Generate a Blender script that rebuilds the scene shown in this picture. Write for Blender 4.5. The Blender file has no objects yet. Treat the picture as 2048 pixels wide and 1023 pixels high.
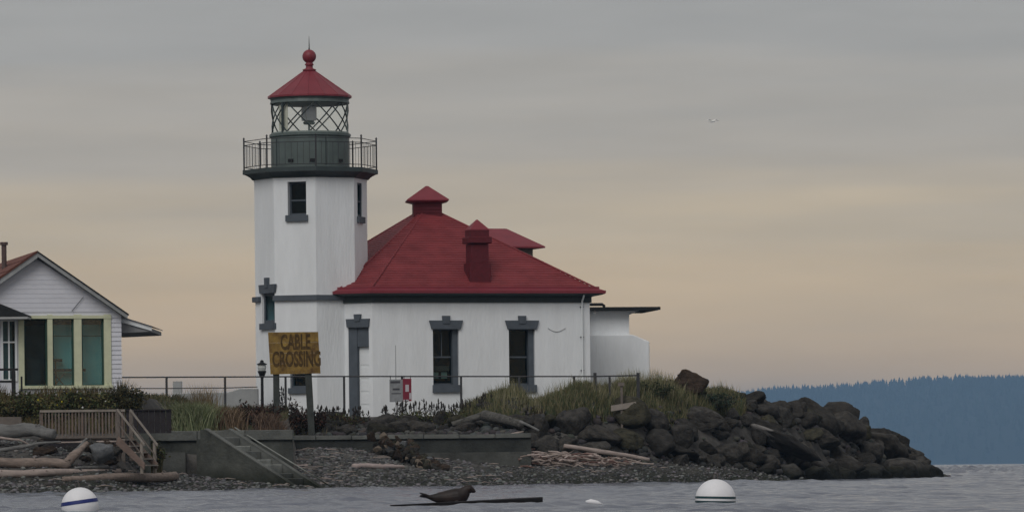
import bpy, bmesh, math, random
import numpy as np
from math import sin, cos, radians, pi, sqrt
from mathutils import Matrix, Vector, noise as mnoise
random.seed(7); RNG = np.random.default_rng(7)
SC = bpy.context.scene; COL = SC.collection

# ------------------------------------------------------------------ camera
F = 10000.0; PPX, PPY = 1024.0, 936.0; HC = 0.5; RO = radians(0.6)
cd = bpy.data.cameras.new('camera'); cam = bpy.data.objects.new('camera', cd); COL.objects.link(cam)
cd.sensor_width = 36.0; cd.lens = F / 2048 * 36; cd.clip_start = 1.0; cd.clip_end = 60000
cd.shift_y = (PPY - 511.5) / 2048
cam.matrix_world = Matrix.Translation((0, 0, HC)) @ Matrix.Rotation(radians(90), 4, 'X') @ Matrix.Rotation(-RO, 4, 'Z')
SC.camera = cam

# ------------------------------------------------------------------ world, sun, exposure
SUN_EL, SUN_AZ = radians(42), radians(200)      # azimuth clockwise from +Y: behind the camera, a little left
W = bpy.data.worlds.new('World'); SC.world = W; W.use_nodes = True
nt = W.node_tree; nt.nodes.clear()
def N(t, **k):
    n = nt.nodes.new(t)
    for a, b in k.items(): setattr(n, a, b)
    return n
wo = N('ShaderNodeOutputWorld'); bg = N('ShaderNodeBackground'); bg2 = N('ShaderNodeBackground')
sky = N('ShaderNodeTexSky'); sky.sky_type = 'NISHITA'; sky.sun_disc = False
sky.sun_elevation = SUN_EL; sky.sun_rotation = SUN_AZ
nt.links.new(sky.outputs[0], bg.inputs[0]); bg.inputs[1].default_value = 0.06
tc = N('ShaderNodeTexCoord'); sep = N('ShaderNodeSeparateXYZ')
nt.links.new(tc.outputs['Generated'], sep.inputs[0])
mp = N('ShaderNodeMapping'); mp.inputs['Scale'].default_value = (5, 5, 70)
nt.links.new(tc.outputs['Generated'], mp.inputs[0])
nz = N('ShaderNodeTexNoise'); nz.inputs['Scale'].default_value = 1.0; nz.inputs['Detail'].default_value = 4
nt.links.new(mp.outputs[0], nz.inputs['Vector'])
mp2 = N('ShaderNodeMapping'); mp2.inputs['Scale'].default_value = (16, 16, 120)
nt.links.new(tc.outputs['Generated'], mp2.inputs[0])
nz2 = N('ShaderNodeTexNoise'); nz2.inputs['Scale'].default_value = 1.0; nz2.inputs['Detail'].default_value = 5
nt.links.new(mp2.outputs[0], nz2.inputs['Vector'])
ad = N('ShaderNodeMath', operation='MULTIPLY_ADD')   # wobble the bands of cloud
nt.links.new(nz.outputs['Fac'], ad.inputs[0]); ad.inputs[1].default_value = 0.036
nt.links.new(sep.outputs['Z'], ad.inputs[2])
mr = N('ShaderNodeMapRange'); mr.inputs['From Min'].default_value = 0.015; mr.inputs['From Max'].default_value = 0.155
nt.links.new(ad.outputs[0], mr.inputs['Value'])
cr = N('ShaderNodeValToRGB'); e = cr.color_ramp.elements
SKYRAMP = [(0.0, (1.28, .81, .345)), (0.13, (1.06, .70, .33)), (0.26, (.86, .62, .345)), (0.38, (.69, .545, .36)),
           (0.48, (.53, .46, .375)), (0.62, (.437, .410, .376)), (0.8, (.405, .388, .365)), (1.0, (.43, .42, .41))]
e[0].position, e[0].color = SKYRAMP[0][0], (*SKYRAMP[0][1], 1)
e[1].position, e[1].color = SKYRAMP[-1][0], (*SKYRAMP[-1][1], 1)
for p, c in SKYRAMP[1:-1]:
    q = e.new(p); q.color = (*c, 1)
nt.links.new(mr.outputs[0], cr.inputs[0])
mr2 = N('ShaderNodeMapRange'); mr2.inputs['From Min'].default_value = 0.3; mr2.inputs['From Max'].default_value = 0.7
mr2.inputs['To Min'].default_value = 0.925; mr2.inputs['To Max'].default_value = 1.075
nt.links.new(nz2.outputs['Fac'], mr2.inputs['Value'])
hs = N('ShaderNodeVectorMath', operation='SCALE')
nt.links.new(cr.outputs[0], hs.inputs[0]); nt.links.new(mr2.outputs[0], hs.inputs['Scale'])
nt.links.new(hs.outputs[0], bg2.inputs[0]); bg2.inputs[1].default_value = 1.0
mx = N('ShaderNodeMixShader'); mx.inputs[0].default_value = 0.88
nt.links.new(bg.outputs[0], mx.inputs[1]); nt.links.new(bg2.outputs[0], mx.inputs[2])
nt.links.new(mx.outputs[0], wo.inputs[0])

sl = bpy.data.lights.new('sun', 'SUN'); sl.energy = 1.12; sl.angle = radians(35); sl.color = (1, .97, .94)
so = bpy.data.objects.new('sun', sl); COL.objects.link(so)
sd_ = Vector((sin(SUN_AZ) * cos(SUN_EL), cos(SUN_AZ) * cos(SUN_EL), sin(SUN_EL)))
so.rotation_euler = sd_.to_track_quat('Z', 'Y').to_euler()
SC.view_settings.view_transform = 'Standard'; SC.view_settings.look = 'None'
SC.view_settings.gamma = 1; SC.view_settings.exposure = 0.0; SC.view_settings.use_curve_mapping = False

# ------------------------------------------------------------------ measuring
def lev(px, py):
    dx, dy = px - PPX, py - PPY
    return dx * cos(RO) - dy * sin(RO), dx * sin(RO) + dy * cos(RO)
def L(px, py, d):
    x, y = lev(px, py); return Vector((x * d / F, d, HC - y * d / F))
def frame(o, az):                      # x along the face (to the right), y into the wall, z up
    a = radians(az)
    return Matrix(((cos(a), -sin(a), 0, o[0]), (sin(a), cos(a), 0, o[1]), (0, 0, 1, 0), (0, 0, 0, 1)))
def hit(o, az, px, py):                # where a sight line meets a wall plane: distance along it, and height
    a = radians(az); x, y = lev(px, py); t = x / F
    u = (t * o[1] - o[0]) / (cos(a) - t * sin(a))
    d = o[1] + u * sin(a)
    return u, HC - y * d / F

# ------------------------------------------------------------------ materials
MATS = {}
def mat(name, col, rough=.8, var=.15, scale=3.0, bump=.0, bscale=20.0, col2=None, spec=.3, metal=0, stretch=None, attr=False, objvar=0.):
    if name in MATS: return MATS[name]
    m = bpy.data.materials.new(name); m.use_nodes = True; t = m.node_tree; n = t.nodes
    b = n['Principled BSDF']; b.inputs['Roughness'].default_value = rough
    b.inputs['Specular IOR Level'].default_value = spec; b.inputs['Metallic'].default_value = metal
    c = n.new('ShaderNodeTexCoord'); mpn = n.new('ShaderNodeMapping')
    if stretch: mpn.inputs['Scale'].default_value = stretch
    t.links.new(c.outputs['Object'], mpn.inputs[0])
    oi = n.new('ShaderNodeObjectInfo'); va = n.new('ShaderNodeVectorMath'); va.operation = 'MULTIPLY_ADD'
    cb = n.new('ShaderNodeCombineXYZ')
    for i in range(3): t.links.new(oi.outputs['Random'], cb.inputs[i])
    t.links.new(cb.outputs[0], va.inputs[0]); va.inputs[1].default_value = (40, 31, 23); t.links.new(mpn.outputs[0], va.inputs[2])
    nz = n.new('ShaderNodeTexNoise'); nz.inputs['Scale'].default_value = scale; nz.inputs['Detail'].default_value = 6
    nz.inputs['Roughness'].default_value = .65
    t.links.new(va.outputs[0], nz.inputs['Vector'])
    r = n.new('ShaderNodeValToRGB'); r.color_ramp.elements[0].position = .3; r.color_ramp.elements[1].position = .72
    c1 = tuple(max(0, x * (1 - var)) for x in col); c2 = col2 or tuple(min(1, x * (1 + var)) for x in col)
    r.color_ramp.elements[0].color = (*c1, 1); r.color_ramp.elements[1].color = (*c2, 1)
    t.links.new(nz.outputs['Fac'], r.inputs[0])
    out = r.outputs[0]
    if attr:
        at = n.new('ShaderNodeAttribute'); at.attribute_name = 'Col'
        mm = n.new('ShaderNodeMix'); mm.data_type = 'RGBA'; mm.blend_type = 'MULTIPLY'; mm.inputs[0].default_value = 1
        t.links.new(r.outputs[0], mm.inputs[6]); t.links.new(at.outputs['Color'], mm.inputs[7]); out = mm.outputs[2]
    if objvar:
        mv = n.new('ShaderNodeMapRange'); mv.inputs['To Min'].default_value = 1 - objvar; mv.inputs['To Max'].default_value = 1 + objvar
        sv = n.new('ShaderNodeVectorMath'); sv.operation = 'SCALE'; t.links.new(oi.outputs['Random'], mv.inputs[0]); t.links.new(out, sv.inputs[0]); t.links.new(mv.outputs[0], sv.inputs['Scale']); out = sv.outputs[0]
    t.links.new(out, b.inputs['Base Color'])
    if bump > 0:
        n2 = n.new('ShaderNodeTexNoise'); n2.inputs['Scale'].default_value = bscale; n2.inputs['Detail'].default_value = 5
        t.links.new(va.outputs[0], n2.inputs['Vector'])
        bp = n.new('ShaderNodeBump'); bp.inputs['Strength'].default_value = bump; bp.inputs['Distance'].default_value = .05
        t.links.new(n2.outputs['Fac'], bp.inputs['Height']); t.links.new(bp.outputs[0], b.inputs['Normal'])
    MATS[name] = m; return m
def glassmat(name, tint=(.8, .85, .85), refl=.12):
    if name in MATS: return MATS[name]
    m = bpy.data.materials.new(name); m.use_nodes = True; t = m.node_tree; n = t.nodes; n.clear()
    o = n.new('ShaderNodeOutputMaterial'); a = n.new('ShaderNodeBsdfTransparent'); g = n.new('ShaderNodeBsdfGlossy')
    a.inputs[0].default_value = (*tint, 1); g.inputs['Roughness'].default_value = .05
    fz = n.new('ShaderNodeTexNoise'); fz.inputs['Scale'].default_value = 2.0
    mr_ = n.new('ShaderNodeMapRange'); mr_.inputs['To Min'].default_value = refl * .6; mr_.inputs['To Max'].default_value = refl * 1.4
    t.links.new(fz.outputs[0], mr_.inputs[0])
    x = n.new('ShaderNodeMixShader'); t.links.new(mr_.outputs[0], x.inputs[0]); t.links.new(a.outputs[0], x.inputs[1]); t.links.new(g.outputs[0], x.inputs[2])
    t.links.new(x.outputs[0], o.inputs[0]); MATS[name] = m; return m

WHITE = mat('white_masonry', (.775, .80, .815), .8, .06, 1.3, .3, 9, stretch=(1.6, 1.6, .3), col2=(.83, .86, .88))
WHITE2 = mat('white_paint', (.74, .77, .78), .6, .06, 3)
TRIM = mat('slate_grey_trim', (.085, .10, .118), .6, .15, 4)
TRIMD = mat('dark_green_grey_trim', (.042, .055, .056), .55, .15, 4)
DRUM = mat('green_grey_metal', (.105, .132, .126), .5, .15, 2.5, .05, 12)
LANT = mat('pale_green_grey_metal', (.24, .28, .265), .5, .15, 4)
RED = mat('red_metal', (.20, .028, .040), .5, .15, 2, spec=.4)
REDR = mat('red_shingle', (.215, .030, .036), .65, .25, 1.5, .3, 30, stretch=(1, 1, 2.5), spec=.35, col2=(.27, .046, .052))
REDD = mat('dark_red_masonry', (.105, .012, .018), .7, .2, 6, .1, 20)
BLACK = mat('black_metal', (.014, .014, .016), .5, .2, 6)
RAILM = mat('dark_rail_metal', (.045, .045, .048), .6, .3, 6)
DGLASS = glassmat('window_glass', (.6, .72, .74), .012)
LGLASS = glassmat('lantern_glass', (.97, .99, .98), .03)
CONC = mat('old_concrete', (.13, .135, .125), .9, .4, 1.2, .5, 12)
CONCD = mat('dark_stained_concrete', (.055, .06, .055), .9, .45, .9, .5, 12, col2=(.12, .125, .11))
CONCP = mat('pale_concrete', (.25, .26, .24), .9, .3, 3, .4, 20)
CONCW = mat('light_grey_concrete', (.33, .34, .34), .9, .12, 2, .2, 20)
DRIFT = mat('driftwood', (.25, .20, .17), .85, .35, 2.2, .5, 18, stretch=(1, 5, 5))
DRIFTG = mat('grey_driftwood', (.17, .17, .165), .85, .35, 2.2, .5, 18, stretch=(1, 5, 5))
DRIFTP = mat('pale_driftwood', (.36, .30, .27), .85, .25, 2.2, .5, 18, stretch=(1, 5, 5))
DECKW = mat('weathered_grey_brown_wood', (.15, .128, .112), .85, .25, 3, .3, 20)
DECKP = mat('pale_weathered_wood', (.26, .23, .20), .85, .25, 3, .3, 20)
DARKW = mat('dark_wood', (.028, .024, .026), .85, .3, 4, .3, 20)
BROWNW = mat('brown_plank', (.17, .125, .105), .85, .25, 3, .3, 20)
CREAM = mat('yellow_green_paint', (.58, .60, .42), .6, .1, 4)
SIDING = mat('white_siding', (.64, .65, .70), .7, .06, 2)
TEAL = mat('teal_backing', (.10, .34, .36), .7, .15, 1.2)  # colour of the panels added behind the house panes
ROOFB = mat('red_brown_roofing', (.15, .06, .045), .85, .3, 6, .3, 30)
ROOFK = mat('black_roofing', (.02, .022, .024), .85, .3, 6, .3, 30)
INNER = mat('dark_interior', (.02, .022, .024), .9, .3, 3)

# ------------------------------------------------------------------ mesh helpers
POS = {}
class MB:
    def __init__(s, M=None): s.v = []; s.f = []; s.M = M
    def add(s, vs, fs, M=None):
        M = M or s.M; b = len(s.v)
        for p in vs:
            p = Vector(p); s.v.append(M @ p if M else p)
        s.f += [tuple(b + i for i in f) for f in fs]
    def box(s, x0, x1, y0, y1, z0, z1, M=None):
        s.add([(x0, y0, z0), (x1, y0, z0), (x1, y1, z0), (x0, y1, z0), (x0, y0, z1), (x1, y0, z1), (x1, y1, z1), (x0, y1, z1)],
              [(0, 3, 2, 1), (4, 5, 6, 7), (0, 1, 5, 4), (1, 2, 6, 5), (2, 3, 7, 6), (3, 0, 4, 7)], M)
    def prism_y(s, poly, y0, y1, M=None):          # polygon in x,z pushed along y
        n = len(poly)
        s.add([(x, y0, z) for x, z in poly] + [(x, y1, z) for x, z in poly],
              [tuple(range(n)), tuple(range(2 * n - 1, n - 1, -1))] + [(i, (i + 1) % n, n + (i + 1) % n, n + i) for i in range(n)], M)
    def loft(s, rings, cap=True, M=None):
        n = len(rings[0]); vs = [p for r in rings for p in r]; fs = []
        for k in range(len(rings) - 1):
            for i in range(n):
                j = (i + 1) % n; fs.append((k * n + i, k * n + j, (k + 1) * n + j, (k + 1) * n + i))
        if cap: fs += [tuple(range(n - 1, -1, -1)), tuple(range((len(rings) - 1) * n, len(rings) * n))]
        s.add(vs, fs, M)
    def poly_rings(s, prof, n, c=(0, 0), rot=0., cap=True, M=None):   # prof: list of (radius, z)
        s.loft([[(c[0] + r * cos(rot + 2 * pi * i / n), c[1] + r * sin(rot + 2 * pi * i / n), z) for i in range(n)] for r, z in prof], cap, M)
    def tube(s, pts, r, n=6, M=None):
        pts = [Vector(p) for p in pts]; rr = r if isinstance(r, (list, tuple)) else [r] * len(pts); rings = []
        for i, p in enumerate(pts):
            t = (pts[min(i + 1, len(pts) - 1)] - pts[max(i - 1, 0)]).normalized()
            a = t.cross(Vector((0, 0, 1)) if abs(t.z) < .9 else Vector((1, 0, 0))).normalized(); b = t.cross(a)
            rings.append([p + a * rr[i] * cos(2 * pi * k / n) + b * rr[i] * sin(2 * pi * k / n) for k in range(n)])
        s.loft(rings, True, M)
    def build(s, name, m, parent=None, smooth=False, kind=None, bevel=0):
        me = bpy.data.meshes.new(name)
        c = Vector((0, 0, 0))
        if s.v:
            lo = Vector([min(p[i] for p in s.v) for i in range(3)]); hi = Vector([max(p[i] for p in s.v) for i in range(3)])
            c = (lo + hi) / 2; c.z = lo.z
        me.from_pydata([p - c for p in s.v], [], s.f)
        bm = bmesh.new(); bm.from_mesh(me); bmesh.ops.recalc_face_normals(bm, faces=bm.faces)
        if bevel: bmesh.ops.bevel(bm, geom=bm.edges[:], offset=bevel, segments=1, affect='EDGES')
        bm.to_mesh(me); bm.free()
        if smooth: me.polygons.foreach_set('use_smooth', [True] * len(me.polygons))
        me.materials.append(m)
        o = bpy.data.objects.new(name, me); COL.objects.link(o); POS[o.name] = c
        if parent: o.parent = parent; o.location = c - POS[parent.name]
        else: o.location = c
        if kind: o['kind'] = kind
        return o
def tag(o, label, cat, group=None, kind=None):
    o['label'] = label; o['category'] = cat
    if group: o['group'] = group
    if kind: o['kind'] = kind
    return o
def thing(name, loc, label, cat, group=None):
    o = bpy.data.objects.new(name, None); COL.objects.link(o); o.location = loc; o.empty_display_size = .3
    POS[o.name] = Vector(loc); return tag(o, label, cat, group)
def npmesh(name, V, Fc, m, col=None, kind=None, smooth=False, parent=None):
    """numpy mesh; Fc is an (n,3) or (n,4) array; col is a colour per face"""
    me = bpy.data.meshes.new(name); k = Fc.shape[1]
    me.vertices.add(len(V)); me.vertices.foreach_set('co', V.astype(np.float32).ravel())
    me.loops.add(Fc.size); me.loops.foreach_set('vertex_index', Fc.astype(np.int32).ravel())
    me.polygons.add(len(Fc)); me.polygons.foreach_set('loop_start', np.arange(len(Fc), dtype=np.int32) * k)
    if smooth: me.polygons.foreach_set('use_smooth', np.ones(len(Fc), dtype=bool))
    me.update(calc_edges=True)
    if col is not None:
        a = me.color_attributes.new('Col', 'FLOAT_COLOR', 'CORNER')
        c = np.ones((Fc.size, 4), np.float32); c[:, :3] = np.repeat(col, k, axis=0); a.data.foreach_set('color', c.ravel())
    me.materials.append(m)
    o = bpy.data.objects.new(name, me); COL.objects.link(o); POS[o.name] = Vector((0, 0, 0))
    if parent: o.parent = parent; o.location = -POS[parent.name]
    if kind: o['kind'] = kind
    return o
def recenter(o):
    """move a numpy mesh's origin to its base"""
    me = o.data; n = len(me.vertices); a = np.zeros(n * 3, np.float32); me.vertices.foreach_get('co', a); a = a.reshape(-1, 3)
    lo, hi = a.min(0), a.max(0); c = np.array([(lo[0] + hi[0]) / 2, (lo[1] + hi[1]) / 2, lo[2]], np.float32)
    me.vertices.foreach_set('co', (a - c).ravel()); me.update()
    o.location = Vector(o.location) + Vector(c.tolist()); POS[o.name] = Vector(c.tolist()); return o

# ------------------------------------------------------------------ terrain
SHORE = np.array([(-60, 110), (-30, 114), (-15.6, 118), (-12.4, 121), (-9.1, 126), (-5.6, 132.6), (-2.54, 143), (1.14, 148), (4.2, 151), (8.6, 159),
                  (13, 175), (15.9, 185.5), (17.0, 189), (16, 194), (8, 206), (-8, 225), (-60, 240)], float)
def sdist(x, y):
    """distance inside the land (positive) or out in the water (negative)"""
    x = np.asarray(x, float); y = np.asarray(y, float); best = np.full(x.shape, 1e9); ins = np.zeros(x.shape, bool); n = len(SHORE)
    for i in range(n):
        a = SHORE[i]; b = SHORE[(i + 1) % n]; ab = b - a
        if i < n - 1:
            t = np.clip(((x - a[0]) * ab[0] + (y - a[1]) * ab[1]) / (ab @ ab), 0, 1)
            best = np.minimum(best, np.hypot(x - a[0] - t * ab[0], y - a[1] - t * ab[1]))
        c = ((a[1] > y) != (b[1] > y)) & (x < (b[0] - a[0]) * (y - a[1]) / (b[1] - a[1] + 1e-12) + a[0]); ins ^= c
    return np.where(ins, best, -best)
def ss(t): t = np.clip(t, 0, 1); return t * t * (3 - 2 * t)
def vnoise(x, y, s, seed=0):
    x = np.asarray(x) * s; y = np.asarray(y) * s; xi = np.floor(x); yi = np.floor(y); fx = ss(x - xi); fy = ss(y - yi)
    def h(a, b): v = np.sin(a * 127.1 + b * 311.7 + seed * 74.7) * 43758.5453; return v - np.floor(v)
    return (h(xi, yi) * (1 - fx) + h(xi + 1, yi) * fx) * (1 - fy) + (h(xi, yi + 1) * (1 - fx) + h(xi + 1, yi + 1) * fx) * fy
FX = [.2, 2, 4.2, 7.2, 8.7, 10, 12, 14, 15.6, 17]; FY_ = [152.4, 153.2, 154.6, 158.6, 160.8, 165, 171.5, 178.5, 184.8, 189]; CY_ = [156.3, 157, 158.8, 163, 166.5, 170, 176.5, 183, 187.5, 190]; FZ_ = [.66, .66, .62, .42, .2, .02, 0, 0, 0, 0]
RX = [.4, 2, 5, 7, 8, 10, 12, 14, 15.3, 16.6]; RZ = [2.1, 2.7, 2.72, 2.62, 2.25, 1.9, 1.55, .95, .25, -.3]
def H(x, y):
    x = np.asarray(x, float); y = np.asarray(y, float); s = sdist(x, y)
    slp = .11 + .05 * ss((x + 8) / 3) * ss((10 - x) / 4)
    beach = np.where(s > 0, slp * np.minimum(s, 9), .16 * s)
    beach = beach + np.where(s > 0, .75 * ss((y - 124.8) / 4.2) * ss((-9.5 - x) / .8) * ss(s / 3), 0)
    beach = np.maximum(beach, -1.5) + .05 * (vnoise(x, y, 1.3) - .5) + .03 * (vnoise(x, y, 4.1, 3) - .5)
    # upland behind the walls
    w2 = np.interp(y, [152.3, 153, 155, 157.2, 160, 170], [1.50, 1.55, 1.75, 2.1, 2.2, 2.3])
    w2 = w2 + .62 * ss((x + 1.7) / 1.6) * ss((y - 153.6) / 3)
    w1 = np.interp(y, [135.9, 137, 145, 152, 158, 170], [1.52, 1.6, 1.95, 2.2, 2.3, 2.3])
    hs_ = np.interp(y, [131.5, 133, 134.9, 137], [1.35, 2.0, 2.6, 2.65])
    up = np.where(x > -.0447 * y, w2, w1); k = ss((-9.6 - x) / .8); up = up * (1 - k) + hs_ * k
    yb = np.where(x > -.0447 * y, 152.3, np.where(x > -9.9, 136.0, 131.4))
    left = np.where(y > yb, np.where(s > 4, up, np.maximum(beach, up * ss(s / 4))), beach)
    yf, yc = np.interp(x, FX, FY_), np.interp(x, FX, CY_); zf = np.interp(x, FX, FZ_); yw = np.interp(x, SHORE[5:13, 0], SHORE[5:13, 1])
    bz0 = np.where(y > yw, zf * np.clip((y - yw) / np.maximum(yf - yw, .3), 0, 1), beach) + .05 * (vnoise(x, y, 1.3) - .5)
    r = bz0 + (np.interp(x, RX, RZ) + .1 - zf) * ss((y - yf) / (yc - yf)) + .3 * (vnoise(x, y, .8, 5) - .5) * ss((y - yf) / 2)
    right = np.where(s > 0, r, beach)
    k = ss((x - .2) / .5)
    return left * (1 - k) + right * k
def Hs(x, y): return float(H(np.array([x]), np.array([y]))[0])

def G(px, py, r=0., d0=112., d1=175.):
    """the ground point a sight line meets (or a point r above it)"""
    d = np.arange(d0, d1, .05); x, y = lev(px, py); X_ = x * d / F; Z_ = HC - y * d / F; k = np.nonzero(H(X_, d) + r >= Z_)[0]
    i = k[0] if len(k) else len(d) - 1
    return Vector((X_[i], d[i], Z_[i]))
xs = np.arange(-40, 24.01, .25); ys = np.arange(104, 232.01, .3)
X, Y = np.meshgrid(xs, ys); Z = H(X, Y)
V = np.stack([X, Y, Z], -1).reshape(-1, 3); nx = len(xs); ii = (np.arange(len(ys) - 1)[:, None] * nx + np.arange(nx - 1)[None]).ravel()
Fq = np.stack([ii, ii + 1, ii + nx + 1, ii + nx], 1)
GROUND = mat('beach_gravel', (.075, .072, .068), .95, .5, 2.2, .7, 25, col2=(.13, .122, .112))
npmesh('ground', V, Fq, GROUND, kind='structure', smooth=True)

# pebbles over the beach: nobody could count them
def ico():
    t = (1 + 5 ** .5) / 2
    v = np.array([(-1, t, 0), (1, t, 0), (-1, -t, 0), (1, -t, 0), (0, -1, t), (0, 1, t), (0, -1, -t), (0, 1, -t), (t, 0, -1), (t, 0, 1), (-t, 0, -1), (-t, 0, 1)], float)
    v /= np.linalg.norm(v[0])
    f = np.array([(0, 11, 5), (0, 5, 1), (0, 1, 7), (0, 7, 10), (0, 10, 11), (1, 5, 9), (5, 11, 4), (11, 10, 2), (10, 7, 6), (7, 1, 8), (3, 9, 4), (3, 4, 2), (3, 2, 6), (3, 6, 8), (3, 8, 9), (4, 9, 5), (2, 4, 11), (6, 2, 10), (8, 6, 7), (9, 8, 1)])
    return v, f
ICV, ICF = ico()
def stones(name, P, S, m, cols=None, kind='stuff', parent=None):
    n = len(P); V = ICV[None] * (1 + .35 * (RNG.random((n, 12, 1)) - .5)) * S[:, None, :]
    a = RNG.random(n) * 2 * pi; ca, sa = np.cos(a)[:, None], np.sin(a)[:, None]
    V = np.stack([V[..., 0] * ca - V[..., 1] * sa, V[..., 0] * sa + V[..., 1] * ca, V[..., 2]], -1) + P[:, None]
    Fc = (ICF[None] + np.arange(n)[:, None, None] * 12).reshape(-1, 3)
    return npmesh(name, V.reshape(-1, 3), Fc, m, np.repeat(cols, 20, 0) if cols is not None else None, kind, parent=parent)
def greys(n, lo, hi, tint=.12):
    b = lo + (hi - lo) * RNG.random((n, 1)) ** 1.6
    return np.clip(b * (1 + tint * (RNG.random((n, 3)) - .5) * 2), 0, 3)
x = RNG.uniform(-17, 9.5, 90000); y = RNG.uniform(115, 165, 90000); s = sdist(x, y)
ybw = np.where(x > -.0447 * y, 152.2, np.where(x > -9.9, 135.8, 131.2))
k = (s > -.15) & (s < 9.5) & (y < np.where(x > .3, np.interp(x, FX, FY_) + .8, ybw)); x, y = x[k][:34000], y[k][:34000]
sz = .014 + .045 * RNG.random(len(x)) ** 3
P = np.stack([x, y, H(x, y) + sz * .2], 1); S = np.stack([sz * 1.5, sz * 1.2, sz * .8], 1)
PEB = mat('pebbles', (.5, .5, .5), .85, .1, 5, attr=True)
stones('beach_pebbles', P, S, PEB, greys(len(x), .07, .42, .07))

# ------------------------------------------------------------------ water
TAN = math.tan(radians(12))
rows = np.concatenate([np.linspace(50, 85, 420), np.linspace(85.1, 120, 260), np.linspace(120.2, 215, 380), np.geomspace(215.6, 900, 420)])
cols = np.linspace(-1, 1, 560)
Yw, Cw = np.meshgrid(rows, cols, indexing='ij'); Xw = Cw * (Yw * TAN * .62 + 2); Zw = np.zeros_like(Xw)
for i in range(46):
    wl = .16 * (1.085 ** i); th = radians(RNG.normal(-62, 34)); kx, ky = 2 * pi / wl * cos(th), 2 * pi / wl * sin(th)
    amp = .0105 * wl ** .75 * min(1, (1.6 / wl)) * .42
    Zw += amp * np.sin(kx * Xw + ky * Yw + RNG.random() * 6.28)
gust = .35 + 1.0 * vnoise(Xw * .35, Yw * .12, 1.0, 9)
edge = ss((1 - np.abs(Cw)) / .04) * ss((Yw - 50) / 3) * (1 - ss((Yw - 600) / 290))
Zw *= gust * edge * 1.35 * (1 + 3.2 * ss((Yw - 185) / 160))
V = np.stack([Xw, Yw, Zw], -1).reshape(-1, 3); nx = len(cols)
ii = (np.arange(len(rows) - 1)[:, None] * nx + np.arange(nx - 1)[None]).ravel(); Fq = np.stack([ii, ii + 1, ii + nx + 1, ii + nx], 1)
nv = len(V); B = 12000.
ext = np.array([(-B, -2500, 0), (B, -2500, 0), (B, 14000, 0), (-B, 14000, 0)], float)
c0, c1, c2, c3 = 0, nx - 1, (len(rows) - 1) * nx + nx - 1, (len(rows) - 1) * nx
V = np.concatenate([V, ext]); Fq = np.concatenate([Fq, [(nv, nv + 1, c1, c0), (nv + 1, nv + 2, c2, c1), (nv + 2, nv + 3, c3, c2), (nv + 3, nv, c0, c3)]])
def watermat():
    m = bpy.data.materials.new('sea_water'); m.use_nodes = True; t = m.node_tree; n = t.nodes; b = n['Principled BSDF']
    b.inputs['Base Color'].default_value = (.105, .118, .155, 1); b.inputs['Roughness'].default_value = .13; b.inputs['IOR'].default_value = 1.33
    c = n.new('ShaderNodeTexCoord'); mp = n.new('ShaderNodeMapping'); mp.inputs['Scale'].default_value = (1.2, 1, 1)
    t.links.new(c.outputs['Object'], mp.inputs[0])
    a = n.new('ShaderNodeTexNoise'); a.inputs['Scale'].default_value = 3.2; a.inputs['Detail'].default_value = 6; a.inputs['Roughness'].default_value = .6
    t.links.new(mp.outputs[0], a.inputs['Vector'])
    bp = n.new('ShaderNodeBump'); bp.inputs['Strength'].default_value = 1; bp.inputs['Distance'].default_value = .055
    a2 = n.new('ShaderNodeTexNoise'); a2.inputs['Scale'].default_value = .45; a2.inputs['Detail'].default_value = 5; t.links.new(mp.outputs[0], a2.inputs['Vector'])
    b2 = n.new('ShaderNodeBump'); b2.inputs['Strength'].default_value = 1; b2.inputs['Distance'].default_value = .22; t.links.new(a2.outputs['Fac'], b2.inputs['Height']); t.links.new(b2.outputs[0], bp.inputs['Normal'])
    t.links.new(a.outputs['Fac'], bp.inputs['Height']); t.links.new(bp.outputs[0], b.inputs['Normal'])
    return m
npmesh('water', V, Fq, watermat(), kind='structure', smooth=True)

# ------------------------------------------------------------------ far hill and its wood
HX = [-9000, -2200, -900, 250, 420, 620, 800, 1000, 1300, 2200, 4000, 9000]
HZ = [0, 0, 60, 109, 126, 140, 149, 149, 144, 150, 130, 90]
def hillz(x, y):
    r = np.interp(x, HX, HZ) + 5 * (vnoise(x, y * 0, .01, 2) - .5)
    t = (y - 8000) / 1300
    return r * np.where(t < 1, np.sin(np.clip(t, 0, 1) * pi / 2) ** .8, 1 - .3 * ss(t - 1)) - 2 * (t <= 0) + 7 * (vnoise(x, y, .012, 7) - .5) * ss(t * 3)
xs = np.arange(-3000, 4400, 40.); ys = np.arange(7980, 10600, 40.); X, Y = np.meshgrid(xs, ys); Z = hillz(X, Y)
V = np.stack([X, Y, Z], -1).reshape(-1, 3); nx = len(xs); ii = (np.arange(len(ys) - 1)[:, None] * nx + np.arange(nx - 1)[None]).ravel()
npmesh('hill', V, np.stack([ii, ii + 1, ii + nx + 1, ii + nx], 1), mat('forest_floor', (.02, .03, .02), .95, .3, .02), kind='structure', smooth=True)
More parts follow.
